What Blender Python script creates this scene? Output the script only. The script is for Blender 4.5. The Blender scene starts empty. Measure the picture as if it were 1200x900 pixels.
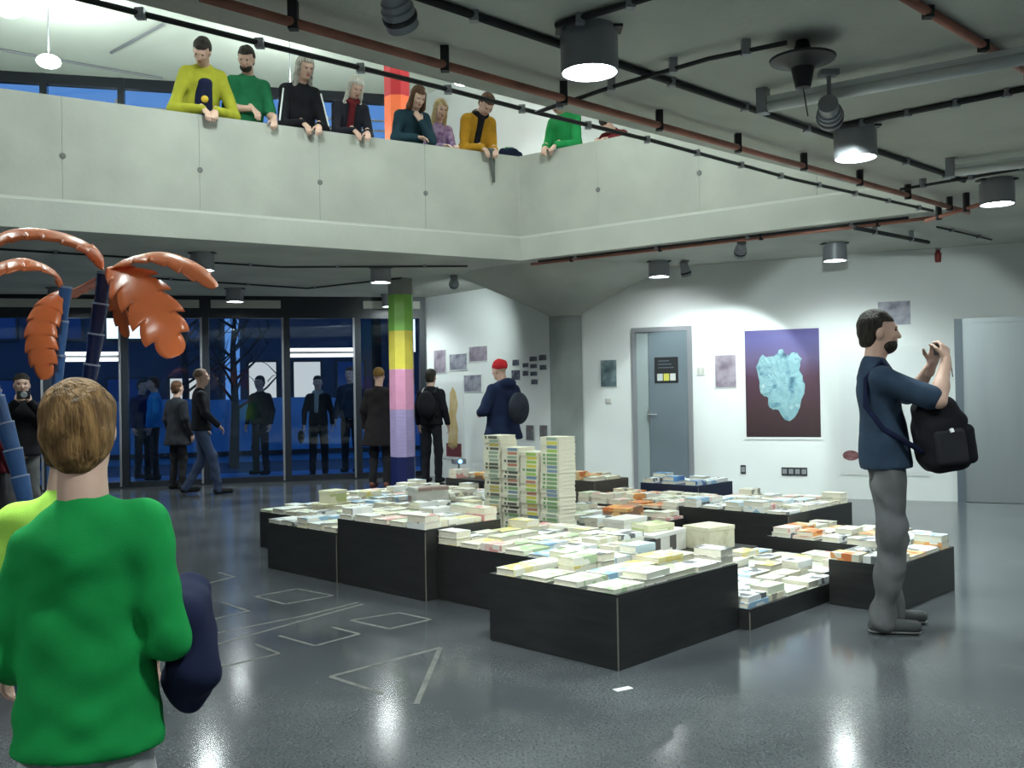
import bpy, bmesh, math, random
import numpy as np
from mathutils import Vector, Matrix

# ------------------------------------------------------------------ camera, world, lights, exposure
scene = bpy.context.scene
COL = scene.collection
FPX = 1120.0
CAMH = 1.40
PITCH = math.radians(0.51); ROLL = math.radians(-1.0)
cam_data = bpy.data.cameras.new('camera'); cam = bpy.data.objects.new('camera', cam_data); COL.objects.link(cam)
cam_data.sensor_width = 36.0; cam_data.lens = 36.0 * FPX / 1200.0
cam_data.clip_start = 0.05; cam_data.clip_end = 300
CM = Matrix.Rotation(math.pi / 2 + PITCH, 3, 'X') @ Matrix.Rotation(ROLL, 3, 'Z')
cam.matrix_world = Matrix.Translation((0, 0, CAMH)) @ CM.to_4x4()
scene.camera = cam

vs = scene.view_settings
vs.view_transform = 'Standard'; vs.look = 'None'; vs.gamma = 1.0; vs.use_curve_mapping = False
vs.exposure = 0.55

world = bpy.data.worlds.new('dusk'); scene.world = world; world.use_nodes = True
bg = world.node_tree.nodes['Background']
bg.inputs[0].default_value = (0.085, 0.20, 0.44, 1); bg.inputs[1].default_value = 1.05

COOL = (0.86, 1.0, 0.965); WARM = (1.0, 0.97, 0.86)
CEIL = 3.05; UFLOOR = 3.35; UCEIL = 6.50; PTOP = 4.35

def spot(loc, target, watts, deg, blend=0.5, rad=0.06, color=COOL):
    d = bpy.data.lights.new('spot_light', 'SPOT'); d.energy = watts; d.spot_size = math.radians(deg)
    d.spot_blend = blend; d.shadow_soft_size = rad; d.color = color
    o = bpy.data.objects.new('spot_light', d); COL.objects.link(o); o.location = loc
    v = Vector(target) - Vector(loc); o.rotation_euler = v.to_track_quat('-Z', 'Y').to_euler()
    return o
def point(loc, watts, rad=0.12, color=COOL):
    d = bpy.data.lights.new('lamp_light', 'POINT'); d.energy = watts; d.shadow_soft_size = rad; d.color = color
    o = bpy.data.objects.new('lamp_light', d); COL.objects.link(o); o.location = loc
    return o

# ------------------------------------------------------------------ placing: photograph point -> place on a known plane
def ray(px, py):
    return CM @ Vector(((px - 600) / FPX, -(py - 450) / FPX, -1.0))
ORG = Vector((0, 0, CAMH))
def at(px, py, h=0.0):
    d = ray(px, py); return ORG + d * ((h - CAMH) / d.z)
def dep(px, py, Y):
    d = ray(px, py); return ORG + d * (Y / d.y)
def onplane(px, py, P, n):
    d = ray(px, py); P = Vector(P); n = Vector(n); return ORG + d * ((P - ORG).dot(n) / d.dot(n))

# ------------------------------------------------------------------ materials
MATS = {}
def mat(name, c, rough=0.6, var=0.0, scale=8.0, bump=0.0, bscale=60.0, metal=0.0, spec=0.5, c2=None, stretch=None, emit=None, es=0.0, coord='Object', detail=4.0):
    if name in MATS: return MATS[name]
    m = bpy.data.materials.new(name); m.use_nodes = True; nt = m.node_tree; b = nt.nodes['Principled BSDF']
    b.inputs['Base Color'].default_value = (*c, 1); b.inputs['Roughness'].default_value = rough
    b.inputs['Metallic'].default_value = metal; b.inputs['Specular IOR Level'].default_value = spec
    tc = nt.nodes.new('ShaderNodeTexCoord'); mp = nt.nodes.new('ShaderNodeMapping')
    nt.links.new(tc.outputs[coord], mp.inputs[0])
    if stretch: mp.inputs['Scale'].default_value = stretch
    if var > 0 or c2:
        n = nt.nodes.new('ShaderNodeTexNoise'); n.inputs['Scale'].default_value = scale; n.inputs['Detail'].default_value = detail
        nt.links.new(mp.outputs[0], n.inputs[0])
        r = nt.nodes.new('ShaderNodeValToRGB'); r.color_ramp.elements[0].position = 0.32; r.color_ramp.elements[1].position = 0.68
        a = c if c2 else tuple(max(0, x * (1 - var)) for x in c); z = c2 if c2 else tuple(min(1, x * (1 + var)) for x in c)
        r.color_ramp.elements[0].color = (*a, 1); r.color_ramp.elements[1].color = (*z, 1)
        nt.links.new(n.outputs[0], r.inputs[0]); nt.links.new(r.outputs[0], b.inputs['Base Color'])
    if bump > 0:
        n2 = nt.nodes.new('ShaderNodeTexNoise'); n2.inputs['Scale'].default_value = bscale; n2.inputs['Detail'].default_value = 3
        nt.links.new(mp.outputs[0], n2.inputs[0])
        bp = nt.nodes.new('ShaderNodeBump'); bp.inputs['Strength'].default_value = bump; bp.inputs['Distance'].default_value = 0.02
        nt.links.new(n2.outputs[0], bp.inputs['Height']); nt.links.new(bp.outputs[0], b.inputs['Normal'])
    if emit:
        b.inputs['Emission Color'].default_value = (*emit, 1); b.inputs['Emission Strength'].default_value = es
    MATS[name] = m; return m

def floor_mat():
    m = bpy.data.materials.new('polished_floor'); m.use_nodes = True; nt = m.node_tree; b = nt.nodes['Principled BSDF']
    tc = nt.nodes.new('ShaderNodeTexCoord')
    n = nt.nodes.new('ShaderNodeTexNoise'); n.inputs['Scale'].default_value = 1.3; n.inputs['Detail'].default_value = 6
    s = nt.nodes.new('ShaderNodeTexNoise'); s.inputs['Scale'].default_value = 90; s.inputs['Detail'].default_value = 2
    for q in (n, s): nt.links.new(tc.outputs['Object'], q.inputs[0])
    r = nt.nodes.new('ShaderNodeValToRGB'); r.color_ramp.elements[0].color = (0.050, 0.056, 0.064, 1); r.color_ramp.elements[1].color = (0.104, 0.112, 0.120, 1)
    r.color_ramp.elements[0].position = 0.3; r.color_ramp.elements[1].position = 0.75
    r2 = nt.nodes.new('ShaderNodeValToRGB'); r2.color_ramp.elements[0].color = (0.72, 0.72, 0.72, 1); r2.color_ramp.elements[1].color = (1.3, 1.3, 1.3, 1)
    r2.color_ramp.elements[0].position = 0.35; r2.color_ramp.elements[1].position = 0.65
    mx = nt.nodes.new('ShaderNodeMix'); mx.data_type = 'RGBA'; mx.blend_type = 'MULTIPLY'; mx.inputs[0].default_value = 1
    nt.links.new(n.outputs[0], r.inputs[0]); nt.links.new(s.outputs[0], r2.inputs[0])
    nt.links.new(r.outputs[0], mx.inputs[6]); nt.links.new(r2.outputs[0], mx.inputs[7]); nt.links.new(mx.outputs[2], b.inputs['Base Color'])
    mr = nt.nodes.new('ShaderNodeMapRange'); mr.inputs[3].default_value = 0.10; mr.inputs[4].default_value = 0.20
    nt.links.new(n.outputs[0], mr.inputs[0]); nt.links.new(mr.outputs[0], b.inputs['Roughness'])
    b.inputs['Specular IOR Level'].default_value = 0.62
    return m
def glass_mat(name, tint, ior=1.45):
    m = bpy.data.materials.new(name); m.use_nodes = True; nt = m.node_tree; nt.nodes.clear()
    o = nt.nodes.new('ShaderNodeOutputMaterial'); t = nt.nodes.new('ShaderNodeBsdfTransparent'); t.inputs[0].default_value = (*tint, 1)
    g = nt.nodes.new('ShaderNodeBsdfGlossy'); g.inputs['Roughness'].default_value = 0.03; g.inputs[0].default_value = (0.9, 0.95, 1, 1)
    f = nt.nodes.new('ShaderNodeFresnel'); f.inputs[0].default_value = ior
    mx = nt.nodes.new('ShaderNodeMixShader')
    nt.links.new(f.outputs[0], mx.inputs[0]); nt.links.new(t.outputs[0], mx.inputs[1]); nt.links.new(g.outputs[0], mx.inputs[2]); nt.links.new(mx.outputs[0], o.inputs[0])
    return m
def print_mat(name, cols, scale=9.0, mode='VORONOI', rough=0.45, rnd=True):
    """printed paper: blocks and smears of ink, offset per object"""
    m = bpy.data.materials.new(name); m.use_nodes = True; nt = m.node_tree; b = nt.nodes['Principled BSDF']; b.inputs['Roughness'].default_value = rough
    tc = nt.nodes.new('ShaderNodeTexCoord'); mp = nt.nodes.new('ShaderNodeMapping'); nt.links.new(tc.outputs['Object'], mp.inputs[0])
    if rnd:
        oi = nt.nodes.new('ShaderNodeObjectInfo'); mu = nt.nodes.new('ShaderNodeMath'); mu.operation = 'MULTIPLY'; mu.inputs[1].default_value = 37.0
        nt.links.new(oi.outputs['Random'], mu.inputs[0]); nt.links.new(mu.outputs[0], mp.inputs['Location'])
    if mode == 'VORONOI':
        v = nt.nodes.new('ShaderNodeTexVoronoi'); v.distance = 'CHEBYCHEV'; v.inputs['Scale'].default_value = scale
        nt.links.new(mp.outputs[0], v.inputs['Vector']); sx = nt.nodes.new('ShaderNodeSeparateColor'); nt.links.new(v.outputs['Color'], sx.inputs[0]); fac = sx.outputs[0]
    else:
        v = nt.nodes.new('ShaderNodeTexNoise'); v.inputs['Scale'].default_value = scale; v.inputs['Detail'].default_value = 5
        nt.links.new(mp.outputs[0], v.inputs[0]); fac = v.outputs[0]
    r = nt.nodes.new('ShaderNodeValToRGB'); cr = r.color_ramp
    if mode == 'VORONOI': cr.interpolation = 'CONSTANT'
    n = len(cols)
    lo, hi = (0.0, 1.0) if mode == 'VORONOI' else (0.3, 0.7)
    while len(cr.elements) < n: cr.elements.new(0.5)
    for i, c in enumerate(cols):
        cr.elements[i].position = lo + (hi - lo) * i / (n if mode == 'VORONOI' else max(1, n - 1)); cr.elements[i].color = (*c, 1)
    nt.links.new(fac, r.inputs[0]); nt.links.new(r.outputs[0], b.inputs['Base Color'])
    MATS[name] = m; return m

M_FLOOR = floor_mat()
M_CONC = mat('concrete_ceiling', (0.46, 0.475, 0.43), 0.85, var=0.14, scale=1.1, bump=0.15, bscale=30, detail=8)
M_PARA = mat('concrete_parapet', (0.41, 0.42, 0.375), 0.85, var=0.10, scale=1.6, bump=0.06, bscale=25, detail=8)
M_BAND = mat('concrete_band', (0.47, 0.48, 0.44), 0.85, var=0.07, scale=1.4, bump=0.1, bscale=25)
M_HOLE = mat('tie_hole', (0.16, 0.16, 0.15), 0.9)
M_WALL = mat('white_paint', (0.74, 0.77, 0.765), 0.8, var=0.02, scale=2)
M_UCEIL = mat('upper_ceiling_paint', (0.66, 0.71, 0.63), 0.8, var=0.03, scale=1)
M_BLACK = mat('black_metal', (0.015, 0.017, 0.02), 0.45)
M_FRAME = mat('dark_frame', (0.02, 0.025, 0.035), 0.35)
M_COPPER = mat('red_pipe', (0.44, 0.18, 0.13), 0.45, var=0.2, scale=5)
M_CABLE = mat('black_cable', (0.02, 0.022, 0.025), 0.6)
M_WHITE = mat('white_plastic', (0.72, 0.74, 0.74), 0.4)
M_LAMP = mat('lamp_grey', (0.30, 0.31, 0.34), 0.4, metal=0.3)
M_GLOW = mat('lamp_glow', (1, 1, 1), 0.5, emit=(0.95, 1.0, 1.0), es=40.0)
M_STEEL = mat('brushed_steel', (0.36, 0.39, 0.41), 0.38, var=0.06, scale=4, metal=0.75, stretch=(1, 1, 0.1))
M_DOOR = mat('door_bluegrey', (0.20, 0.25, 0.29), 0.35, var=0.05, scale=2, metal=0.3)
M_DOORL = mat('door_light', (0.33, 0.39, 0.40), 0.35)
M_GLASS = glass_mat('facade_glass', (0.80, 0.88, 0.95))
M_CREAM = mat('blind_cream', (0.55, 0.55, 0.50), 0.6)

# ------------------------------------------------------------------ mesh helpers
def link(o, parent=None):
    COL.objects.link(o)
    if parent is not None: o.parent = parent
    return o
def tag(o, label=None, cat=None, group=None, kind=None):
    if label: o['label'] = label
    if cat: o['category'] = cat
    if group: o['group'] = group
    if kind: o['kind'] = kind
    return o
def empty(name, loc=(0, 0, 0), rz=0.0, label=None, cat=None, group=None, kind=None):
    o = bpy.data.objects.new(name, None); o.empty_display_size = 0.1; o.location = loc; o.rotation_euler = (0, 0, rz); link(o)
    return tag(o, label, cat, group, kind)
class MB:
    def __init__(s): s.v = []; s.f = []; s.m = []
    def add(s, vs_, fs, mi=0):
        n = len(s.v); s.v += [tuple(v) for v in vs_]; s.f += [tuple(i + n for i in f) for f in fs]; s.m += [mi] * len(fs); return s
    def box(s, a, b, mi=0, M=None):
        (x0, y0, z0), (x1, y1, z1) = a, b
        vs_ = [Vector(p) for p in ((x0, y0, z0), (x1, y0, z0), (x1, y1, z0), (x0, y1, z0), (x0, y0, z1), (x1, y0, z1), (x1, y1, z1), (x0, y1, z1))]
        if M is not None: vs_ = [M @ v for v in vs_]
        return s.add(vs_, [(0, 3, 2, 1), (4, 5, 6, 7), (0, 1, 5, 4), (1, 2, 6, 5), (2, 3, 7, 6), (3, 0, 4, 7)], mi)
    def prism(s, poly, z0, z1, mi=0):
        n = len(poly); vs_ = [(p[0], p[1], z0) for p in poly] + [(p[0], p[1], z1) for p in poly]
        fs = [tuple(range(n))[::-1], tuple(range(n, 2 * n))] + [(i, (i + 1) % n, n + (i + 1) % n, n + i) for i in range(n)]
        return s.add(vs_, fs, mi)
    def lathe(s, prof, n=24, c=(0, 0, 0), mi=0, M=None):
        vs_ = []; fs = []
        for r, z in prof:
            for k in range(n):
                a = 2 * math.pi * k / n; v = Vector((r * math.cos(a), r * math.sin(a), z)); v = (M @ v) if M is not None else v
                vs_.append(v + Vector(c))
        for i in range(len(prof) - 1):
            for k in range(n): fs.append((i * n + k, i * n + (k + 1) % n, (i + 1) * n + (k + 1) % n, (i + 1) * n + k))
        fs.append(tuple(range(n))[::-1]); fs.append(tuple(range((len(prof) - 1) * n, len(prof) * n)))
        return s.add(vs_, fs, mi)
    def tube(s, pts, r, n=8, mi=0):
        pts = [Vector(p) for p in pts]; rs = r if isinstance(r, (list, tuple)) else [r] * len(pts); vs_ = []; fs = []
        up = None
        for i, p in enumerate(pts):
            d = (pts[min(i + 1, len(pts) - 1)] - pts[max(i - 1, 0)]).normalized()
            if up is None: up = Vector((0, 0, 1)) if abs(d.z) < 0.9 else Vector((1, 0, 0))
            x = d.cross(up).normalized(); y = x.cross(d).normalized(); up = y
            for k in range(n):
                a = 2 * math.pi * k / n; vs_.append(p + (x * math.cos(a) + y * math.sin(a)) * rs[i])
        m = len(pts)
        for i in range(m - 1):
            for k in range(n): fs.append((i * n + k, (i + 1) * n + k, (i + 1) * n + (k + 1) % n, i * n + (k + 1) % n))
        fs.append(tuple(range(n))); fs.append(tuple(range((m - 1) * n, m * n))[::-1])
        return s.add(vs_, fs, mi)
    def mesh(s, name, mats, smooth=False):
        me = bpy.data.meshes.new(name); me.from_pydata(s.v, [], s.f)
        for m in (mats if isinstance(mats, (list, tuple)) else [mats]): me.materials.append(m)
        me.polygons.foreach_set('material_index', s.m)
        if smooth: me.polygons.foreach_set('use_smooth', [True] * len(me.polygons))
        me.update(); return me
    def build(s, name, mats, parent=None, smooth=False, origin=None, **kw):
        if origin is not None:
            o0 = Vector(origin); s.v = [tuple(Vector(v) - o0) for v in s.v]
        o = bpy.data.objects.new(name, s.mesh(name, mats, smooth))
        if origin is not None: o.location = origin
        link(o, parent); tag(o, **kw); return o
def box_obj(name, a, b, m, parent=None, bev=0.0, **kw):
    o = MB().box(a, b).build(name, m, parent, **kw)
    if bev:
        md = o.modifiers.new('bevel', 'BEVEL'); md.width = bev; md.segments = 2
    return o
def smooth_by(o, deg=40):
    me = o.data; me.polygons.foreach_set('use_smooth', [True] * len(me.polygons))
    bm = bmesh.new(); bm.from_mesh(me); a = math.radians(deg)
    for e in bm.edges:
        if len(e.link_faces) == 2 and e.calc_face_angle() > a: e.smooth = False
    bm.to_mesh(me); bm.free(); return o

# ------------------------------------------------------------------ the building
VA = Vector((0.13, 11.93)); VB = Vector((4.12, 8.93)); VN = Vector((-4.9, 1.02)); VL = Vector((-9.7, 6.0))      # the opening in the slab
FA = Vector((-13.0, 13.38)); FB = Vector((-1.48, 16.38))                                                       # glass facade
WA = Vector((1.0, 13.35)); WB = Vector((9.0, 9.82))                                                            # white wall with the doors
OUT = [(-13, -4), (9, -4), tuple(WB), tuple(WA), tuple(FB), tuple(FA)]
MB().prism(OUT, -0.2, 0.0).build('floor', M_FLOOR, kind='structure')

def slab(name, z0, z1, m):
    bm = bmesh.new()
    def loop(pts):
        vs_ = [bm.verts.new((p[0], p[1], z0)) for p in pts]
        return [bm.edges.new((vs_[i], vs_[(i + 1) % len(vs_)])) for i in range(len(vs_))]
    es = loop(OUT) + loop([VN, VB, VA, VL])
    bmesh.ops.triangle_fill(bm, use_beauty=True, use_dissolve=False, edges=es)
    fs = list(bm.faces); r = bmesh.ops.extrude_face_region(bm, geom=fs)
    for v in [g for g in r['geom'] if isinstance(g, bmesh.types.BMVert)]: v.co.z = z1
    bmesh.ops.recalc_face_normals(bm, faces=bm.faces)
    me = bpy.data.meshes.new(name); bm.to_mesh(me); bm.free(); me.materials.append(m)
    o = bpy.data.objects.new(name, me); link(o); o['kind'] = 'structure'; return o
slab('ceiling', CEIL, UFLOOR - 0.03, M_CONC)
slab('floor_upper', UFLOOR - 0.03, UFLOOR, mat('pale_upper_floor', (0.55, 0.56, 0.52), 0.5))  # pale finish added on the unseen floor to bounce light upward
MB().prism(OUT, UCEIL, UCEIL + 0.2).build('ceiling_upper', M_UCEIL, kind='structure')

def wall(name, a, b, z0, z1, th, m, parent=None):
    """vertical wall from a to b, thickness to the left of a->b"""
    a = Vector(a); b = Vector(b); d = (b - a).normalized(); n = Vector((-d.y, d.x)) * th
    return MB().prism([a, b, b + n, a + n], z0, z1).build(name, m, parent, kind=None if parent else 'structure')
wall('wall_back', WA, WB, 0, UCEIL, 0.2, M_WALL)
wall('wall_return', FB, WA, 0, UCEIL, 0.2, M_WALL)
wall('wall_right', WB, (9, -4), 0, UCEIL, 0.2, M_WALL)
wall('wall_near', (9, -4), (-13, -4), 0, UCEIL, 0.2, M_WALL)
wall('wall_left', (-13, -4), tuple(FA), 0, UCEIL, 0.2, M_WALL)

def parapet(name, a, b, joints):
    """concrete balustrade: core + cast panels with joints and tie holes + slab band"""
    a = Vector(a); b = Vector(b); L = (b - a).length; d = (b - a) / L; n = Vector((-d.y, d.x))      # n points away from the opening
    root = empty(name, (a.x, a.y, 0), math.atan2(d.y, d.x), kind='structure')
    MB().box((0, 0.03, UFLOOR - 0.02), (L, 0.20, PTOP - 0.02)).build('core', M_PARA, root)
    xs = [0] + joints + [L]
    for i in range(len(xs) - 1):
        x0 = xs[i] + (0.0012 if i else 0); x1 = xs[i + 1] - (0.0012 if i < len(xs) - 2 else 0)
        box_obj('panel', (x0, 0.0, UFLOOR + 0.0), (x1, 0.22, PTOP), M_PARA, root, bev=0.0012)
        for hx in (x0 + 0.004,) if i else ():
            MB().lathe([(0.030, -0.004), (0.030, 0.004), (0.018, 0.006)], 14, (hx, 0.0, UFLOOR + 0.42), M=Matrix.Rotation(math.pi / 2, 3, 'X')).build('tie_hole', M_HOLE, root)
    box_obj('slab_band', (-0.02, -0.03, CEIL - 0.01), (L, 0.06, UFLOOR - 0.03), M_BAND, root, bev=0.005)
    return root
LA = (VL - VA).length; LB = (VB - VA).length
parapet('wall_balcony_far', VL, VA, [LA - 1.3 * k for k in (8, 7, 6, 5, 4, 3, 2, 1)])
parapet('wall_balcony_side', VA, VB, [1.15, 2.45, 3.75])

# glass facade: bays with frame, pane, blind box
fd = (FB - FA); FL = fd.length; fd /= FL; fn = Vector((-fd.y, fd.x))
def fx(px):
    p = onplane(px, 400, (FA.x, FA.y, 0), (fn.x, fn.y, 0)); return (Vector((p.x, p.y)) - FA).dot(fd)
bay = [0.0, fx(-115), fx(-30), fx(55), fx(146), fx(241), fx(336), fx(419), FL]
fac_rot = math.atan2(fd.y, fd.x)
for lvl, (z0, z1) in enumerate(((0.0, CEIL), (UFLOOR, UCEIL))):
    for i in range(len(bay) - 1):
        x0, x1 = bay[i], bay[i + 1]
        w = empty('window_%d' % (lvl * 8 + i + 1), (FA.x, FA.y, 0), fac_rot, kind='structure')
        box_obj('mullion', (x0 - 0.05, -0.06, z0), (x0 + 0.05, 0.10, z1), M_FRAME, w)
        box_obj('cover_strip', (x0 - 0.085, -0.075, z0 + 0.02), (x0 - 0.052, -0.045, z1 - 0.35), M_LAMP, w)
        if i == len(bay) - 2: box_obj('mullion', (x1 - 0.10, -0.06, z0), (x1, 0.10, z1), M_FRAME, w)
        box_obj('bottom_rail', (x0 + 0.05, -0.05, z0), (x1 - 0.05, 0.09, z0 + 0.09), M_FRAME, w)
        box_obj('top_rail', (x0 + 0.05, -0.05, z1 - (0.36 if not lvl else 0.16)), (x1 - 0.05, 0.09, z1), M_FRAME, w)
        MB().box((x0 + 0.05, 0.01, z0 + 0.09), (x1 - 0.05, 0.03, z1 - (0.3 if not lvl else 0.12))).build('pane', M_GLASS, w)
        if lvl == 0 and i not in (6,):
            box_obj('blind_box', (x0 + 0.09, -0.10, z1 - 0.20), (x1 - 0.09, -0.052, z1 - 0.07), M_CREAM, w, bev=0.008)
        if lvl == 1:
            for k in range(5):
                box_obj('blind_slat', (x0 + 0.08, -0.03, z1 - 1.15 + k * 0.17), (x1 - 0.08, -0.015, z1 - 1.12 + k * 0.17), M_LAMP, w)

# mushroom column between the white walls
col = empty('wall_column', (0.80, 13.55, 0), kind='structure')
MB().lathe([(0.26, 0), (0.26, 2.52)], 32).build('shaft', mat('concrete_column', (0.27, 0.30, 0.29), 0.8, var=0.12, scale=2.0, bump=0.1), col, smooth=False)
prof = [(0.262, 2.46), (0.30, 2.50)] + [(0.30 + 1.22 * (t / 8), 2.50 + 0.56 * (t / 8) ** 0.95) for t in range(1, 9)]
smooth_by(MB().lathe(prof, 40).build('capital', M_CONC, col))
smooth_by(col.children[0])

# painted pillar that runs through both floors
PP = at(473, 577, 0)
PILL = empty('painted_pillar', (PP.x, PP.y, 0), math.radians(22.5), 'slim pillar wrapped in stacked bands of green, yellow, pink, lavender and navy', 'pillar')
bands = [('navy', (0.012, 0.018, 0.10), 0, 535), ('lavender', (0.44, 0.36, 0.62), 535, 480), ('pink', (0.80, 0.36, 0.55), 480, 433),
         ('yellow', (0.78, 0.66, 0.10), 433, 388), ('green', (0.30, 0.66, 0.12), 388, 346), ('concrete', (0.30, 0.31, 0.28), 346, 0)]
def zpill(py): return dep(472, py, PP.y).z
zs = 0.0
for nm, c, a_, b_ in bands:
    z1 = zpill(b_) if b_ else CEIL
    sect = 12 if nm == 'lavender' else 1
    mm = mat('band_' + nm, c, 0.35 if nm != 'concrete' else 0.8, var=0.06, scale=6)
    if nm == 'lavender':
        for k in range(sect):
            h = (z1 - zs) / sect
            MB().lathe([(0.178, zs + k * h), (0.184, zs + k * h + 0.004), (0.184, zs + (k + 1) * h - 0.004), (0.178, zs + (k + 1) * h)], 8).build('lavender_ring', mm, PILL)
    else:
        MB().lathe([(0.18, zs), (0.184, zs + 0.004), (0.182, z1 - 0.004), (0.18, z1)], 8).build(nm + '_band', mm, PILL)
    zs = z1
MB().lathe([(0.19, UFLOOR), (0.19, 5.65)], 8).build('orange_band', mat('band_orange', (0.85, 0.16, 0.05), 0.4), PILL)
MB().lathe([(0.19, 5.65), (0.19, UCEIL)], 8).build('red_band', mat('band_red', (0.45, 0.02, 0.03), 0.4), PILL)

# ------------------------------------------------------------------ doors in the white wall
wd = (WB - WA).normalized(); wn = Vector((wd.y, -wd.x))          # wn faces the hall
wrot = math.atan2(wd.y, wd.x)
def onwall(px, py):
    p = onplane(px, py, (WA.x, WA.y, 0), (wn.x, wn.y, 0)); return (Vector((p.x, p.y)) - WA).dot(wd), p.z
def wallroot(name, **kw): return empty(name, (WA.x, WA.y, 0), wrot, **kw)       # local +x along the wall, -y into the hall
x0, zt = onwall(743, 391); x1, _ = onwall(808, 390)
d1 = wallroot('door_1', kind='structure')
zt = 2.22
for nm, a, b in (('jamb', (x0 - 0.03, -0.03, 0), (x0 + 0.03, 0.02, zt + 0.03)), ('jamb', (x1 - 0.03, -0.03, 0), (x1 + 0.03, 0.02, zt + 0.03)), ('head', (x0 + 0.03, -0.03, zt - 0.03), (x1 - 0.03, 0.02, zt + 0.03))):
    box_obj(nm, a, b, M_LAMP, d1)
xs_ = x0 + 0.03 + (x1 - x0) * 0.22
box_obj('side_panel', (x0 + 0.03, -0.012, 0.01), (xs_ - 0.004, 0.0, zt - 0.03), M_DOORL, d1)
box_obj('leaf', (xs_ + 0.004, -0.02, 0.01), (x1 - 0.03, 0.0, zt - 0.03), M_DOOR, d1)
hx = xs_ + 0.03
hd = MB().box((hx - 0.05, -0.03, 0.97), (hx - 0.01, -0.015, 1.13)); hd.tube([(hx - 0.03, -0.02, 1.07), (hx - 0.03, -0.07, 1.07), (hx + 0.09, -0.07, 1.07)], 0.010)
hd.build('handle', M_STEEL, d1)
sx0, sz0 = onwall(768, 449); sx1, sz1 = onwall(795, 418)
sg = box_obj('sign', (sx0, -0.028, sz0), (sx1, -0.018, sz1), M_BLACK, d1, bev=0.004)
for k, c in enumerate(((0.55, 0.6, 0.6), (0.6, 0.58, 0.1), (0.6, 0.62, 0.6))):
    w_ = (sx1 - sx0 - 0.06) / 3
    box_obj('pictogram', (sx0 + 0.03 + k * w_ + 0.006, -0.031, sz0 + 0.03), (sx0 + 0.03 + (k + 1) * w_ - 0.006, -0.027, sz0 + 0.125), mat('picto%d' % k, c, 0.5), sg)
for k in range(3): box_obj('text_line', (sx0 + 0.05, -0.030, sz0 + 0.20 + k * 0.045), (sx1 - 0.06 - 0.03 * k, -0.027, sz0 + 0.212 + k * 0.045), mat('sign_text', (0.10, 0.13, 0.16), 0.5), sg)
x2, zt2 = onwall(1121, 374)
d2 = wallroot('door_2', kind='structure')
box_obj('jamb', (x2 - 0.03, -0.05, 0), (x2 + 0.06, 0.0, zt2), mat('jamb_dark', (0.14, 0.17, 0.20), 0.4, metal=0.4), d2)
box_obj('head', (x2 + 0.06, -0.05, zt2 - 0.06), (x2 + 1.75, 0.0, zt2), M_STEEL, d2)
box_obj('leaf', (x2 + 0.06, -0.03, 0.005), (x2 + 1.70, 0.0, zt2 - 0.06), M_STEEL, d2)
box_obj('jamb', (x2 + 1.70, -0.05, 0), (x2 + 1.75, 0.0, zt2 - 0.06), M_STEEL, d2)

# ------------------------------------------------------------------ plinths of the installation
ANG = math.radians(45.5); P0 = at(725, 787, 0)
UX = Vector((math.cos(ANG), math.sin(ANG))); VX = Vector((-math.sin(ANG), math.cos(ANG)))
def uv(u, v, z=0.0): return Vector((P0.x + UX.x * u + VX.x * v, P0.y + UX.y * u + VX.y * v, z))
M_PLI = mat('black_stained_board', (0.020, 0.021, 0.022), 0.42, var=0.25, scale=3, stretch=(1, 1, 8))
M_PLIB = mat('brown_board', (0.075, 0.066, 0.058), 0.55, var=0.15, scale=3)
M_EDGE = mat('board_edge', (0.16, 0.15, 0.13), 0.6)
PLI = {}
def plinth(key, u0, u1, v0, v1, h, label, m=M_PLI):
    c = uv(u0, v0); r = empty('display_plinth', c, ANG, label, 'plinth', 'black plinths of the installation'); L, W, t = u1 - u0, v1 - v0, 0.016
    for a, b in (((t, 0, 0), (L, t, h - t)), ((0, 0, 0), (t, W - t, h - t)), ((0, W - t, 0), (L - t, W, h - t)), ((L - t, t, 0), (L, W, h - t))):
        box_obj('side_panel', a, b, m, r, bev=0.0015)
    box_obj('top_panel', (0, 0, h - t), (L, W, h), m, r, bev=0.0015)
    box_obj('edge_strip', (-0.001, -0.001, 0), (0.005, 0.005, h - t), M_EDGE, r)
    PLI[key] = (u0, u1, v0, v1, h)
plinth('front', 0, 1.13, 0, 0.92, .38, 'large black plinth jutting out furthest, its corner pointing at the white paper scrap')
plinth('tall', .42, 1.14, 1.97, 2.98, .48, 'tallest black plinth, with a pale corner edge, beside the chalk drawings')
plinth('left', .41, 1.20, 2.985, 3.95, .37, 'black plinth at the end of the row nearest the painted pillar')
plinth('mid', .52, 1.60, .925, 1.965, .38, 'black plinth squeezed between the tallest plinth and the large front one')
plinth('low', 1.135, 2.21, -.07, .92, .12, 'ankle-high black plinth covered with pale books beside the large front one')
plinth('lowback', 2.215, 3.08, -.02, .92, .12, 'ankle-high plinth hidden between two taller ones behind the standing photographer')
plinth('narrow', 2.06, 3.04, -.53, -.10, .29, 'narrow black plinth right behind the standing photographer')
plinth('right', 3.10, 3.95, -.15, .94, .22, 'shallow black plinth with an orange cover on top, in front of the long one')
plinth('long', 3.50, 4.68, .96, 2.05, .34, 'long plinth with a brown face below the wall sockets')
plinth('tower', 1.61, 2.66, 1.97, 3.05, .28, 'plinth carrying the tower of stacked books')
plinth('carton', 1.61, 2.95, .93, 1.96, .16, 'low plinth carrying the white cartons beside the book tower')
plinth('orange', 2.67, 3.49, 1.97, 3.05, .24, 'low plinth in the middle of the installation carrying the orange carton')
plinth('pale', 3.50, 4.55, 2.06, 3.30, .30, 'plinth with peach coloured books between the two brown ones')
plinth('brown', 4.00, 4.58, 3.45, 4.30, .45, 'brown plinth standing in front of the concrete column', M_PLIB)
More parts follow.
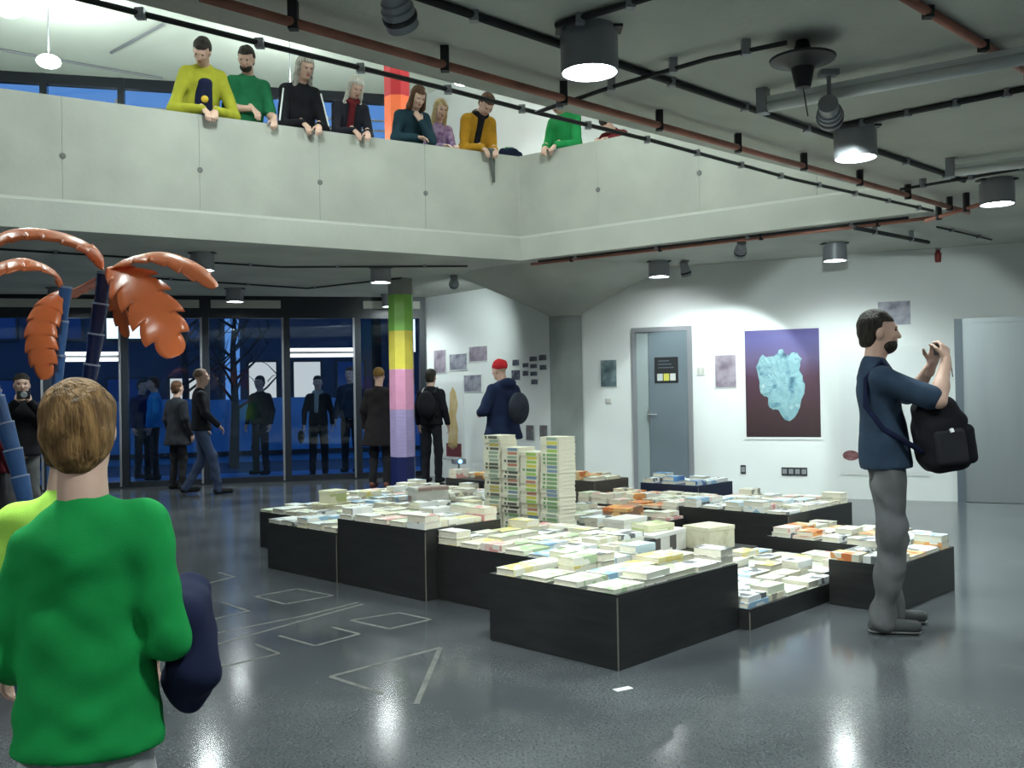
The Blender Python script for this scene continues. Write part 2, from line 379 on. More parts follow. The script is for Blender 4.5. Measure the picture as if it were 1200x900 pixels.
plinth('navy', 4.62, 5.28, 2.58, 3.32, .40, 'navy plinth standing in front of the grey door', mat('navy_board', (0.015, 0.022, 0.06), 0.4))
plinth('rear', 3.42, 4.25, 4.45, 5.15, .45, 'dark plinth standing behind the book tower')
plinth('backl', .95, 2.05, 3.96, 4.98, .33, 'low black plinth at the back corner with a small stacked carton on it')
plinth('backm', 2.06, 3.41, 3.95, 5.60, .33, 'wide low plinth in the back row nearest the painted pillar')
plinth('inner', 1.21, 2.60, 3.06, 3.945, .30, 'inner plinth enclosed behind the tallest one')
plinth('inner2', 2.67, 3.49, 3.06, 3.93, .26, 'inner plinth enclosed behind the orange carton')

# ------------------------------------------------------------------ books
rng = random.Random(7)
W0 = (0.80, 0.79, 0.70)
BOOKC = {
 'cream': [W0, (0.78, 0.74, 0.58), W0, (0.30, 0.28, 0.24), W0, (0.70, 0.66, 0.50)],
 'white': [(0.85, 0.86, 0.85), (0.80, 0.84, 0.84), (0.85, 0.86, 0.85), (0.16, 0.17, 0.18), (0.80, 0.83, 0.84)],
 'pale green': [(0.70, 0.76, 0.60), (0.80, 0.80, 0.70), (0.45, 0.58, 0.36), (0.78, 0.79, 0.68)],
 'pale blue': [(0.56, 0.70, 0.78), (0.80, 0.82, 0.80), (0.30, 0.48, 0.66), (0.76, 0.80, 0.80)],
 'yellow': [(0.78, 0.72, 0.36), (0.80, 0.79, 0.68), (0.74, 0.62, 0.20), (0.80, 0.78, 0.62)],
 'pink': [(0.78, 0.58, 0.54), (0.80, 0.79, 0.72), (0.70, 0.34, 0.32), (0.80, 0.76, 0.70)],
 'orange': [(0.78, 0.36, 0.12), (0.80, 0.76, 0.64), (0.66, 0.20, 0.06), (0.78, 0.55, 0.28)],
 'blue': [(0.10, 0.26, 0.55), (0.60, 0.70, 0.80), (0.08, 0.18, 0.42), (0.14, 0.36, 0.66)]}
BM = {k: print_mat('cover_' + k, v, scale=14.0) for k, v in BOOKC.items()}
M_PAGE = mat('page_block', (0.74, 0.71, 0.60), 0.9, var=0.08, scale=40, stretch=(1, 1, 12))
BMESH = {}
def book_mesh(L, W, T, cname):
    k = (L, W, T, cname)
    if k in BMESH: return BMESH[k]
    t = 0.0022; m = MB()
    m.box((-L / 2, -W / 2, 0), (L / 2, W / 2, t), 0); m.box((-L / 2, -W / 2, T - t), (L / 2, W / 2, T), 0)
    m.box((-L / 2, -W / 2, t), (L / 2, -W / 2 + t, T - t), 0)
    m.box((-L / 2 + 0.004, -W / 2 + t, t), (L / 2 - 0.004, W / 2 - 0.004, T - t), 1)
    BMESH[k] = m.mesh('book', [BM[cname], M_PAGE]); return BMESH[k]
SIZES = [(0.24, 0.17, 0.030), (0.21, 0.14, 0.038), (0.25, 0.18, 0.022), (0.19, 0.13, 0.046), (0.22, 0.16, 0.034)]
WHERE = {'front': 'on the large front plinth', 'tall': 'on the tallest plinth', 'left': 'on the end plinth towards the pillar', 'mid': 'between the tallest and the front plinth',
 'low': 'on the ankle-high plinth', 'lowback': 'on the hidden ankle-high plinth', 'narrow': 'on the narrow plinth behind the photographer', 'right': 'on the shallow plinth by the photographer', 'long': 'on the long brown-faced plinth',
 'tower': 'at the foot of the book tower', 'carton': 'beside the white cartons', 'orange': 'beside the orange carton', 'pale': 'on the plinth between the brown ones', 'brown': 'on the brown plinth', 'navy': 'on the navy plinth',
 'rear': 'on the dark plinth behind the tower', 'backl': 'on the low plinth at the back corner', 'backm': 'on the wide low back plinth', 'inner': 'behind the tallest plinth', 'inner2': 'behind the orange carton'}
PAL = {'front': ['pale green', 'white', 'cream', 'pale blue', 'pale blue', 'yellow', 'white', 'pale green'], 'long': ['cream', 'white', 'pink', 'cream', 'white', 'pale blue'], 'right': ['pale green', 'orange', 'cream', 'white', 'pink'],
 'narrow': ['white', 'pale blue', 'orange', 'white'], 'orange': ['orange', 'cream', 'pale green', 'pink', 'white'], 'pale': ['orange', 'pink', 'pale green', 'cream', 'cream'], 'navy': ['blue', 'white', 'pale blue'], 'low': ['cream', 'white', 'pale green', 'white', 'pale blue'],
 'brown': ['cream', 'orange', 'cream', 'pink']}
BOOKS = []      # (key, colour, size, u, v, z, angle)
KEEP = {'tower': (1.70, 2.30, 1.97, 3.05), 'carton': (1.93, 2.95, 1.0, 1.9), 'orange': (2.68, 3.2, 2.0, 2.6), 'backl': (1.25, 1.6, 4.3, 4.7), 'backm': (2.1, 2.6, 4.0, 4.4), 'rear': (3.53, 3.87, 4.62, 4.88)}
for key, (u0, u1, v0, v1, h) in PLI.items():
    pal = PAL.get(key, ['cream', 'cream', 'white', 'pale green', 'yellow', 'pink', 'pale blue', 'white'])
    nr = max(1, int((v1 - v0 + 0.004) / 0.186)); dv = (v1 - v0) / nr; last_top = -9
    for row in range(nr):
        cv = v0 + (row + .5) * dv; u = u0 + 0.004
        while True:
            fit = [q for q in SIZES if u + q[0] <= u1 - 0.002 and q[1] <= dv + 0.001]
            if not fit:
                s = SIZES[3]; turn = True
                if u + s[1] > u1 - 0.002 or s[0] > dv: break
            else: s = rng.choice(fit); turn = rng.random() < 0.2 and SIZES[3][0] <= dv
            if turn: s = SIZES[3]
            L, W = (s[1], s[0]) if turn else (s[0], s[1]); cu = u + L / 2; k = KEEP.get(key); slack = max(0, (dv - W) / 2 - .004); cw = cv + rng.uniform(-slack, slack) * .7
            if not (k and k[0] - L / 2 < cu < k[1] + L / 2 and k[2] - W / 2 < cv < k[3] + W / 2):
                BOOKS.append((key, rng.choice(pal), s, cu, cw, h, (math.pi / 2 if turn else 0) + rng.uniform(-0.012, 0.012) + (math.pi if rng.random() < 0.4 else 0)))
                if rng.random() < 0.24 and u - last_top > 0.01:
                    s2 = SIZES[3] if turn else rng.choice([q for q in SIZES if q[0] <= s[0] and q[1] <= s[1]]); BOOKS.append((key, rng.choice(pal), s2, cu, cw, h + s[2] + .0006, (math.pi / 2 if turn else 0) + rng.uniform(-0.06, 0.06)))
            u += L + 0.005
def bdist(b): return (uv(b[3], b[4]) - ORG).length
BOOKS.sort(key=bdist)
NIND = 215
GCOUNT = {}
for i, (key, cn, s, u, v, z, a) in enumerate(BOOKS[:NIND]):
    o = bpy.data.objects.new('paperback_book', book_mesh(*s, cn)); p = uv(u, v, z + 0.0005 * (i % 3)); o.location = p; o.rotation_euler = (0, 0, ANG + a); link(o)
    top = z > PLI[key][4] + 0.005
    tag(o, ('%s paperback %s %s' % (cn, 'atop another' if top else 'lying flat', WHERE[key])), 'book', '%s books %s' % (cn, WHERE[key]))
far = {}
m = MB(); cols = list(BM.keys())
for (key, cn, s, u, v, z, a) in BOOKS[NIND:]:
    T = Matrix.Translation(uv(u, v, z)) @ Matrix.Rotation(ANG + a, 4, 'Z'); ci = cols.index(cn); L, W, H_ = s
    m.box((-L / 2, -W / 2, 0), (L / 2, W / 2, 0.002), ci, T); m.box((-L / 2, -W / 2, H_ - 0.002), (L / 2, W / 2, H_), ci, T); m.box((-L / 2, -W / 2, 0.002), (L / 2, -W / 2 + 0.003, H_ - 0.002), ci, T)
    m.box((-L / 2 + 0.004, -W / 2 + 0.003, 0.002), (L / 2 - 0.004, W / 2 - 0.004, H_ - 0.002), 8, T)
if BOOKS[NIND:]:
    m.build('paperback_books', [BM[k] for k in cols] + [M_PAGE], label='mass of printed paperbacks covering the far plinths', cat='books', kind='stuff')

# the tower: four stacks of spine-out books with coloured labels
SPC = {'green': (0.22, 0.42, 0.20), 'dark': (0.13, 0.14, 0.12), 'blue': (0.22, 0.34, 0.48), 'yellow': (0.75, 0.70, 0.12), 'lime': (0.38, 0.62, 0.14), 'red': (0.55, 0.25, 0.18), 'ochre': (0.62, 0.52, 0.16), 'grey green': (0.34, 0.46, 0.36)}
M_SPINE = mat('cream_cover', (0.80, 0.79, 0.66), 0.55, var=0.06, scale=10)
TM = {}
def tower_mesh(cn, L=0.198, W=0.20, T=0.0318):
    if cn in TM: return TM[cn]
    t = 0.002; m = MB()
    m.box((-W / 2, -L / 2, 0), (W / 2, L / 2, t)); m.box((-W / 2, -L / 2, T - t), (W / 2, L / 2, T)); m.box((-W / 2, -L / 2, t), (-W / 2 + t, L / 2, T - t))
    m.box((-W / 2 + t, -L / 2 + 0.004, t), (W / 2 - 0.003, L / 2 - 0.004, T - t), 1)
    m.box((-W / 2 - 0.0006, -L * 0.38, 0.005), (-W / 2, L * 0.16, T - 0.005), 2)
    m.box((-W / 2 - 0.0006, L * 0.24, 0.006), (-W / 2, L * 0.36, T - 0.006), 2 if cn in ('dark', 'green') else 0)
    TM[cn] = m.mesh('tower_book', [M_SPINE, M_PAGE, mat('spine_' + cn, SPC[cn], 0.5)]); return TM[cn]
STACK = [('tallest', 2.76, 24, ['dark', 'grey green', 'ochre', 'grey green'], 'the corner stack of the tower'), ('second', 2.545, 21, ['dark', 'green', 'dark', 'blue', 'red', 'dark', 'grey green'], 'the second stack of the tower'),
         ('third', 2.33, 20, ['yellow', 'lime', 'blue', 'ochre', 'red', 'green', 'yellow'], 'the yellow stack of the tower'), ('end', 2.11, 24, ['green', 'green', 'grey green', 'blue', 'green', 'lime'], 'the green end stack of the tower')]
tz = PLI['tower'][4]
for nm, v, n, pal, wh in STACK:
    for k in range(n):
        cn = 'yellow' if (nm == 'end' and k == n - 2) else pal[(k * 5 + rng.randrange(2)) % len(pal)]
        if nm == 'third' and k > n - 5: cn = 'lime' if k % 2 else 'yellow'
        o = bpy.data.objects.new('tower_book', tower_mesh(cn)); o.location = uv(1.93 + rng.uniform(-.008, .008), v + rng.uniform(-.004, .004), tz + k * 0.0318)
        o.rotation_euler = (0, 0, ANG + rng.uniform(-.02, .02)); link(o)
        pos = ', topmost' if k == n - 1 else ''
        tag(o, 'cream book with %s spine label in %s%s' % (cn, wh, pos), 'book', 'books with %s labels in %s%s' % (cn, wh, pos))

# cartons lying among the books
def carton(u, v, z, L, W, H, rot, pm, label, tilt=0.0, lidm=None):
    r = empty('carton', uv(u, v, z), ANG + rot, label, 'box'); r.rotation_euler = (tilt, 0, ANG + rot)
    box_obj('body', (-L / 2, -W / 2, 0), (L / 2, W / 2, H), pm, r, bev=0.003)
    box_obj('lid', (-L / 2 - 0.003, -W / 2 - 0.003, H - 0.03), (L / 2 + 0.003, W / 2 + 0.003, H + 0.003), lidm or pm, r, bev=0.003)
pw = print_mat('carton_white', [(0.84, 0.84, 0.80), (0.84, 0.84, 0.80), (0.80, 0.78, 0.72), (0.84, 0.84, 0.80), (0.10, 0.09, 0.09)], scale=6)
pc = print_mat('carton_cream', [(0.76, 0.73, 0.52), (0.80, 0.77, 0.60), (0.60, 0.58, 0.36)], scale=9, mode='NOISE')
po = print_mat('carton_orange', [(0.80, 0.36, 0.10), (0.80, 0.50, 0.22), (0.60, 0.18, 0.06), (0.30, 0.16, 0.10)], scale=8)
pgp = print_mat('carton_green', [(0.50, 0.56, 0.26), (0.72, 0.72, 0.48), (0.78, 0.77, 0.60)], scale=9)
carton(2.24, 1.42, .16, .50, .30, .16, 0.1, pw, 'white carton with dark print beside the book tower', lidm=mat('plain_white_card', (0.84, 0.84, 0.81), 0.6))
carton(2.68, 1.20, .16, .30, .26, .17, -0.15, pc, 'cream carton with a faded drawing on its side')
carton(2.24, 1.42, .325, .26, .20, .05, -0.2, pgp, 'flat greenish carton lying on the white carton')
carton(2.93, 2.24, .24, .34, .24, .14, 0.25, po, 'orange carton behind the book tower')
carton(2.35, 1.77, .16, .32, .20, .22, 0.05, pw, 'upright white carton with a picture panel next to the tower')
carton(1.42, 4.50, .33, .30, .20, .07, 0.1, pc, 'flat cream carton on the back corner plinth')
carton(1.44, 4.50, .405, .20, .16, .11, 0.1, pgp, 'small green and cream carton stacked on another at the back corner')
carton(2.35, 4.2, .33, .34, .22, .16, -0.3, print_mat('carton_grey', [(0.62, 0.62, 0.58), (0.70, 0.69, 0.64), (0.35, 0.25, 0.22)], scale=7), 'grey printed carton leaning on the wide back plinth')
carton(3.70, 4.75, .45, .26, .18, .06, 0.2, po, 'flat orange carton on the dark plinth behind the tower')

# scrap of paper and chalk drawings on the floor
sp = MB(); c = at(730, 807, 0.002); sp.box((-0.045, -0.02, 0), (0.045, 0.02, 0.0015)); s_ = sp.build('paper_scrap', M_WHITE, label='small white scrap of paper lying on the floor', cat='paper'); s_.location = (c.x, c.y, 0.0005); s_.rotation_euler = (0, 0, 0.5)
M_CHALK = mat('chalk', (0.17, 0.168, 0.155), 0.8, c2=(0.09, 0.09, 0.088), scale=14)
def chalk(pts, label, w=0.022, closed=False):
    P = [at(x, y, 0.0) for x, y in pts]
    if closed: P.append(P[0])
    m = MB()
    for a, b in zip(P[:-1], P[1:]):
        d = (b - a); L = d.length; T = Matrix.Translation(a) @ Matrix.Rotation(math.atan2(d.y, d.x), 4, 'Z')
        m.box((0, -w / 2, 0.0003), (L, w / 2, 0.0012), 0, T)
    m.build('chalk_line', M_CHALK, label=label, cat='chalk drawing', group='chalk drawings on the floor')
chalk([(449, 813), (387, 793), (516, 759), (488, 825)], 'chalk triangle drawn on the floor near the large front plinth', 0.028)
chalk([(222, 764), (425, 708)], 'long straight chalk line running towards the tallest plinth')
chalk([(222, 748), (355, 722), (420, 706)], 'long chalk line parallel to another across the floor')
chalk([(299, 755), (327, 766), (264, 781), (225, 768)], 'open chalk box beside the navy jacket')
chalk([(327, 745), (369, 757), (421, 743), (389, 735)], 'chalk rectangle between the long lines and the triangle')
chalk([(411, 727), (456, 737), (505, 726), (467, 718)], 'chalk rectangle right in front of the tallest plinth', closed=True)
chalk([(299, 699), (334, 708), (390, 698), (348, 690)], 'chalk rectangle in front of the end plinth', closed=True)
chalk([(260, 706), (292, 716), (240, 728)], 'short chalk angle between the long lines')
chalk([(214, 679), (238, 685), (275, 676), (256, 671)], 'small chalk rectangle farthest from the plinths')

# ------------------------------------------------------------------ ceiling fittings
def lamp(px, py, label, watts=150.0, z=CEIL):
    p = at(px, py, z); r = empty('ceiling_lamp', (p.x, p.y, z), 0, label, 'lamp', 'cylinder downlights under the concrete slab')
    smooth_by(MB().lathe([(0.118, 0.0), (0.118, -0.03), (0.131, -0.032), (0.131, -0.205), (0.124, -0.205), (0.116, -0.17), (0.05, -0.165)][::-1], 32).build('housing', M_LAMP, r))
    MB().lathe([(0.114, -0.186), (0.114, -0.176)], 28).build('diffuser', M_GLOW, r)
    box_obj('mounting_plate', (-0.15, -0.05, -0.012), (0.15, 0.05, 0.0), M_BLACK, r)
    s = spot((p.x, p.y, z - 0.195), (p.x, p.y, 0), watts, 150, 0.7, 0.09); s.parent = r; s.location = (0, 0, -0.195)
    return r
lamp(690, 33, 'grey cylinder downlight closest to the opening in the slab')
lamp(1002, 148, 'grey cylinder downlight beside the tilted double spotlight')
lamp(1168, 210, 'grey cylinder downlight beside the short white tube')
lamp(978, 285, 'grey cylinder downlight above the glacier painting')
lamp(446, 313, 'grey cylinder downlight beside the painted pillar')
lamp(275, 338, 'grey cylinder downlight near the glass front above the person walking in jeans')
lamp(237, 296, 'grey cylinder downlight above the tip of the palm frond')
lamp(772, 306, 'grey cylinder downlight above the grey door', 30)
lamp(67, 337, 'grey cylinder downlight behind the orange palm')
for (x, y, lb) in [(-1.5, 2.55, 'over the person in green'), (-3.3, 0.8, 'behind the viewer over the hall'), (2.9, 3.4, 'over the clear floor'), (0.6, 1.4, 'over the middle of the hall'), (4.9, 5.6, 'over the floor before the steel door'), (-0.6, -1.2, 'over the rear of the hall'), (-8.0, 10.0, 'over the far side of the palms'), (6.6, 8.8, 'over the corner by the steel door')]:  # unseen downlights added outside the view to brighten hall and slab
    q = Vector((x, y, CEIL)); RX = empty('ceiling_lamp', q, 0, 'grey cylinder downlight ' + lb, 'lamp', 'cylinder downlights under the concrete slab')
    smooth_by(MB().lathe([(0.118, 0.0), (0.118, -0.03), (0.131, -0.032), (0.131, -0.205), (0.124, -0.205), (0.116, -0.17), (0.05, -0.165)][::-1], 32).build('housing', M_LAMP, RX))
    MB().lathe([(0.114, -0.186), (0.114, -0.176)], 28).build('diffuser', M_GLOW, RX)
    sx = spot((0, 0, -0.195), (0, 0, -2), 150, 150, 0.7, 0.09); sx.parent = RX
lamp(457, 345, 'grey cylinder downlight hidden behind the painted pillar', 80)

def run(name, pts, r, m, label, cat, clips=0, drop=0.03, group=None):
    P = [p if isinstance(p, Vector) else at(p[0], p[1], CEIL - drop) for p in pts]
    if clips:
        root = empty(name, (P[0].x, P[0].y, P[0].z), 0, label, cat, group)
        MB().tube([p - P[0] for p in P], r, 8).build('conduit', m, root, smooth=True)
        tot = sum((b - a).length for a, b in zip(P[:-1], P[1:]))
        for k in range(clips):
            s = (k + 0.5) / clips * tot
            for a, b in zip(P[:-1], P[1:]):
                L = (b - a).length
                if s <= L: q = a + (b - a) * (s / L) - P[0]; break
                s -= L
            MB().box((q.x - 0.02, q.y - 0.02, q.z - r - 0.008), (q.x + 0.02, q.y + 0.02, CEIL - P[0].z + 0.0)).build('clip', M_CABLE if m is not M_CABLE else M_LAMP, root)
        return root
    return MB().tube(P, r, 8).build(name, m, smooth=True, label=label, cat=cat, group=group)
run('red_pipe', [(235, -4), (1135, 249)], 0.022, M_COPPER, 'long rusty red pipe running along the edge of the opening', 'pipe', 9, 0.09)
run('red_pipe', [(1050, -9), (1230, 100)], 0.020, M_COPPER, 'rusty red pipe crossing above the long white tube', 'pipe', 3, 0.023)
SD = (VB - VA).normalized(); SN = Vector((-SD.y, SD.x))
def under(t, off, drop): q = VA + SD * t + SN * off; return Vector((q.x, q.y, CEIL - drop))
run('red_pipe', [under(0.05, .165, .04), under(4.9, .165, .04)], 0.018, M_COPPER, 'rusty red pipe under the side balcony', 'pipe', 4, 0.04)
run('red_pipe', [(1085, 259), (1150, 239)], 0.018, M_COPPER, 'short rusty red pipe behind the downlight by the short tube', 'pipe', 2, 0.135)
run('edge_cable', [(85, -4), (395, 73), (510, 101), (625, 131), (765, 165), (930, 210), (1093, 247)], 0.014, M_CABLE, 'black cable clipped along the edge of the opening', 'cable', 14, 0.02)
run('black_conduit', [(480, -7), (1130, 212)], 0.018, M_CABLE, 'long black conduit linking the row of downlights', 'cable', 8, 0.02)
run('black_conduit', [(652, 30), (770, -6)], 0.016, M_CABLE, 'short black conduit from the largest downlight', 'cable', 2, 0.02)
run('black_conduit', [(628, 132), (720, 101), (830, 69), (922, 50)], 0.012, M_CABLE, 'black cable leading to the dish-shaped ceiling fitting', 'cable', 4, 0.053)
run('black_conduit', [(985, 148), (1212, 101.7)], 0.018, M_CABLE, 'black conduit from the downlight by the double spotlight', 'cable', 4, 0.02)
run('black_conduit', [(1055, 222), (1230, 192)], 0.012, M_CABLE, 'black conduit above the short white tube downlight', 'cable', 3, 0.054)
run('black_conduit', [(1002, 267), (1088, 284)], 0.022, M_CABLE, 'thick black conduit end beyond the opening corner', 'cable', 2, 0.09)
run('black_conduit', [(1098, 266), (1162, 281)], 0.010, M_CABLE, 'thin black conduit end above the steel door', 'cable', 2, 0.02)
run('black_conduit', [under(0.2, .11, .022), under(4.6, .11, .022)], 0.012, M_CABLE, 'black cable under the side balcony', 'cable', 4, 0.02)
run('black_conduit', [(0, 292), (330, 313), (548, 312)], 0.012, M_CABLE, 'black cable under the far balcony', 'cable', 5, 0.02)
run('black_conduit', [(150, 324), (360, 338), (470, 326)], 0.012, M_CABLE, 'black cable near the glass front', 'cable', 4, 0.02)
def tube_lamp(a, b, label):
    P = at(*a, CEIL - 0.06); Q = at(*b, CEIL - 0.06); d = (Q - P); L = d.length; r = empty('tube_fitting', (P.x, P.y, CEIL), math.atan2(d.y, d.x), label, 'lamp', 'unlit white tube fittings')
    MB().tube([(0.04, 0, -0.105), (L - 0.04, 0, -0.105)], 0.030, 14).build('tube', M_WHITE, r, smooth=True)
    for x in (0, L - 0.06): box_obj('end_cap', (x, -0.035, -0.14), (x + 0.06, 0.035, 0), M_LAMP, r, bev=0.005)
    box_obj('spine_bar', (0.06, -0.02, -0.08), (L - 0.06, 0.02, -0.05), M_WHITE, r)
tube_lamp((888, 118), (1240, 50), 'long unlit white tube under the slab above the double spotlight')
tube_lamp((1108, 196), (1260, 177), 'short unlit white tube above the steel door side')
# dish-shaped fitting
p = at(940, 48, CEIL); r = empty('ceiling_antenna', (p.x, p.y, CEIL), 0, 'black dish with a hanging cone on the ceiling', 'antenna')
smooth_by(MB().lathe([(0.012, -0.23), (0.035, -0.225), (0.055, -0.13), (0.09, -0.105), (0.15, -0.095), (0.155, -0.085), (0.05, -0.07), (0.03, 0.0)], 28).build('dish', M_BLACK, r))
MB().tube([(0, 0, -0.22), (0.02, 0, -0.36)], 0.003, 5).build('pull_wire', M_CABLE, r)
# spotlights
def spotlight(px, py, tgt, label, watts, deg, drop=0.18, glow=True, color=COOL, z=CEIL):
    p = at(px, py, z - drop); r = empty('spotlight', (p.x, p.y, z), 0, label, 'spotlight', 'adjustable spotlights on the ceiling')
    d = (Vector(tgt) - p).normalized(); q = d.to_track_quat('Z', 'Y').to_matrix(); c = Vector((0, 0, -drop))
    box_obj('base', (-0.05, -0.03, -0.03), (0.05, 0.03, 0.0), M_LAMP, r, bev=0.004)
    MB().tube([(0, 0, -0.02), (0.0, 0, -drop + 0.03)], 0.012, 8).build('stem', M_LAMP, r)
    smooth_by(MB().lathe([(0.03, -0.11), (0.05, -0.10), (0.05, -0.03), (0.058, -0.025), (0.058, 0.0), (0.066, 0.005), (0.066, 0.085), (0.06, 0.085), (0.055, 0.04)], 24, c, M=q).build('head', M_LAMP, r))
    MB().lathe([(0.067, 0.03), (0.070, 0.035), (0.070, 0.05), (0.067, 0.055)], 24, c, M=q).build('rim', M_BLACK, r)
    MB().lathe([(0.054, 0.042), (0.054, 0.05)], 20, c, M=q).build('lens', M_GLOW if glow else M_LAMP, r)
    s = spot((0, 0, 0), (0, 0, -1), watts, deg, 0.25 if watts != 85 else 0.95, 0.04, color); s.parent = r; s.location = c + d * 0.10; s.rotation_euler = d.to_track_quat('-Z', 'Y').to_euler()
    return r
def wp(px, py): return onplane(px, py, (WA.x, WA.y, 0), (wn.x, wn.y, 0))
spotlight(972, 132, wp(1025, 470), 'tilted double spotlight under the long white tube', 260, 34, 0.22)
spotlight(465, 8, uv(1.6, 1.8, .3), 'grey spotlight beside the long red pipe', 105, 60, 0.14, color=WARM)
spotlight(803, 316, wp(845, 470), 'small glowing spotlight near the grey door', 3, 100, 0.12)
spotlight(868, 292, wp(842, 478), 'small dark spotlight under the side balcony aimed at the grey door', 150, 62, 0.12)
spotlight(532, 331, onplane(530, 440, (FB.x, FB.y, 0), (0.76, 0.65, 0)), 'small spotlight beside the mushroom column aimed at the photo prints', 85, 95, 0.10)
# red alarm bell
p = at(1099, 291, CEIL); r = empty('fire_alarm', (p.x, p.y, CEIL), 0, 'small dark red alarm hanging from the ceiling', 'alarm')
smooth_by(MB().lathe([(0.02, -0.17), (0.035, -0.165), (0.04, -0.06), (0.03, -0.05), (0.02, 0.0)], 16).build('alarm_body', mat('alarm_red', (0.22, 0.015, 0.02), 0.4), r))
box_obj('bracket', (-0.03, -0.03, -0.02), (0.03, 0.03, 0), M_LAMP, r)

# upper floor ceiling lamps
def upper_lamp(x, y, label, watts):
    r = empty('round_ceiling_lamp', (x, y, UCEIL), 0, label, 'lamp', 'round lamps on the upper ceiling')
    smooth_by(MB().lathe([(0.008, -0.80), (0.008, -0.03), (0.05, -0.02), (0.05, 0.0)], 12).build('stem', M_LAMP, r))  # added stem, drops the globe so its light spreads over the ceiling
    smooth_by(MB().lathe([(0.14 * math.cos(t / 8 * math.pi - math.pi / 2) + 0.002, -0.85 + 0.08 * math.sin(t / 8 * math.pi - math.pi / 2)) for t in range(9)], 24).build('globe', M_GLOW, r), 80)
    s = spot((0, 0, 0), (0, 0, -1), watts * 0.7, 165, 0.3, 0.14); s.parent = r; s.location = (0, 0, -0.96)
    s = spot((0, 0, 0), (0, 0, 1), watts * (0.42 if y > 6 else 0.14), 175, 0.4, 0.10); s.parent = r; s.location = (0, 0, -0.74)  # added upward light to brighten the upper ceiling
for (x, y, w_, lb) in [(*at(10, 11, UCEIL - .85).xy, 110, 'round bright lamp on the pale upper ceiling above the balcony'), (*at(57, 72, UCEIL - .85).xy, 150, 'round bright lamp near the blue upper windows'),
                      (-2.2, 8.2, 215, 'round lamp above the middle of the opening'), (0.9, 8.9, 215, 'round lamp above the inner corner of the opening'), (-4.2, 5.4, 215, 'round lamp above the near end of the opening'),  # added lamps, put over the opening to light parapet and books
                      (-0.6, 12.9, 55, 'round lamp above the balcony corner'), (4.2, 10.8, 70, 'round lamp above the side balcony'), (-3.0, 13.2, 110, 'round lamp above the far balcony by the red pillar')]:  # added lamps to brighten the upper floor
    upper_lamp(x, y, lb, w_)
for k, (a, b) in enumerate((((130, 62), (192, 28)), ((0, 58), (190, 92)))):
    A_ = at(*a, UCEIL - 0.02); B_ = at(*b, UCEIL - 0.02)
    MB().tube([A_, B_], 0.02, 6).build('ceiling_rail', M_LAMP, label=('short grey rail' if k == 0 else 'long grey rail') + ' on the pale upper ceiling', cat='rail')

# ------------------------------------------------------------------ pictures and fittings on the walls
def sheet(name, x0, z0, x1, z1, m, root, th=0.012, y=0.0):
    return MB().box((x0, -th + y, z0), (x1, y, z1)).build(name, m, root)
M_PR = [print_mat('photo_%d' % i, c, scale=sc, mode='NOISE', rnd=False) for i, (c, sc) in enumerate([
    ([(0.10, 0.07, 0.11), (0.30, 0.25, 0.31), (0.45, 0.40, 0.46)], 5), ([(0.08, 0.08, 0.12), (0.28, 0.28, 0.34), (0.42, 0.42, 0.48)], 6),
    ([(0.03, 0.05, 0.06), (0.12, 0.18, 0.20), (0.35, 0.42, 0.43)], 6), ([(0.015, 0.02, 0.03), (0.08, 0.09, 0.13), (0.30, 0.30, 0.34)], 14), ([(0.20, 0.10, 0.10), (0.12, 0.14, 0.15), (0.40, 0.30, 0.28)], 8)])]
def wall_sheet(kind, px0, py0, px1, py1, m, label, cat='print', name='photo_print', grp=None):
    if kind == 'W':
        a = onwall(px0, py1); b = onwall(px1, py0); root = wallroot
        r = wallroot(name)
    else:
        rd = (WA - FB).normalized(); rn = Vector((rd.y, -rd.x))
        def onr(px, py):
            p = onplane(px, py, (FB.x, FB.y, 0), (rn.x, rn.y, 0)); return (Vector((p.x, p.y)) - FB).dot(rd), p.z
        a = onr(px0, py1); b = onr(px1, py0); r = empty(name, (FB.x, FB.y, 0), math.atan2(rd.y, rd.x))
    cx, cz = (a[0] + b[0]) / 2, (a[1] + b[1]) / 2
    r.location = r.location + Matrix.Rotation(r.rotation_euler.z, 3, 'Z') @ Vector((cx, 0, 0)) + Vector((0, 0, a[1]))
    w, h = (b[0] - a[0]) / 2, b[1] - a[1]
    tag(r, label, cat, grp)
    sheet('backing', -w, 0, w, h, M_WHITE, r, 0.010); bd = min(w, h) * 0.07
    sheet('image', -w + bd, bd, w - bd, h - bd, m, r, 0.003, -0.010)
    return r, w, h
for i, (x0, y0, x1, y1, lb) in enumerate([(509, 409, 523, 438, 'tall mauve photo print next to the glass front'), (527, 413, 548, 435, 'square mauve photo print with a dark figure, between two others'), (550, 404, 572, 425, 'mauve photo print hung highest on the return wall'), (544, 438, 565, 460, 'grey photo print hung lowest of the four mauve ones')]):
    wall_sheet('R', x0, y0, x1, y1, M_PR[i % 2], lb, grp='photo prints by the glass front')
for i, (x0, y0, x1, y1) in enumerate([(601, 421, 609, 429), (613, 425, 620, 431), (621, 417, 630, 424), (632, 415, 641, 423), (622, 426, 630, 432), (633, 427, 641, 434), (613, 434, 620, 441), (622, 435, 630, 441), (623, 444, 631, 451), (600, 433, 610, 446)]):
    wall_sheet('R', x0, y0, x1, y1, M_PR[3], 'small dark snapshot in the cluster beside the concrete column', grp='cluster of small dark snapshots')
for i, (x0, x1) in enumerate([(617, 626), (633, 642)]):
    wall_sheet('R', x0, 498, x1, 516, M_PR[4], 'dark upright print hung low by the concrete column', grp='pair of low dark prints')
r, w, h = wall_sheet('R', 508, 446, 543, 536, mat('poster_white', (0.70, 0.72, 0.72), 0.6), 'tall white poster with an ochre figure on a dark red base', 'poster', 'poster')
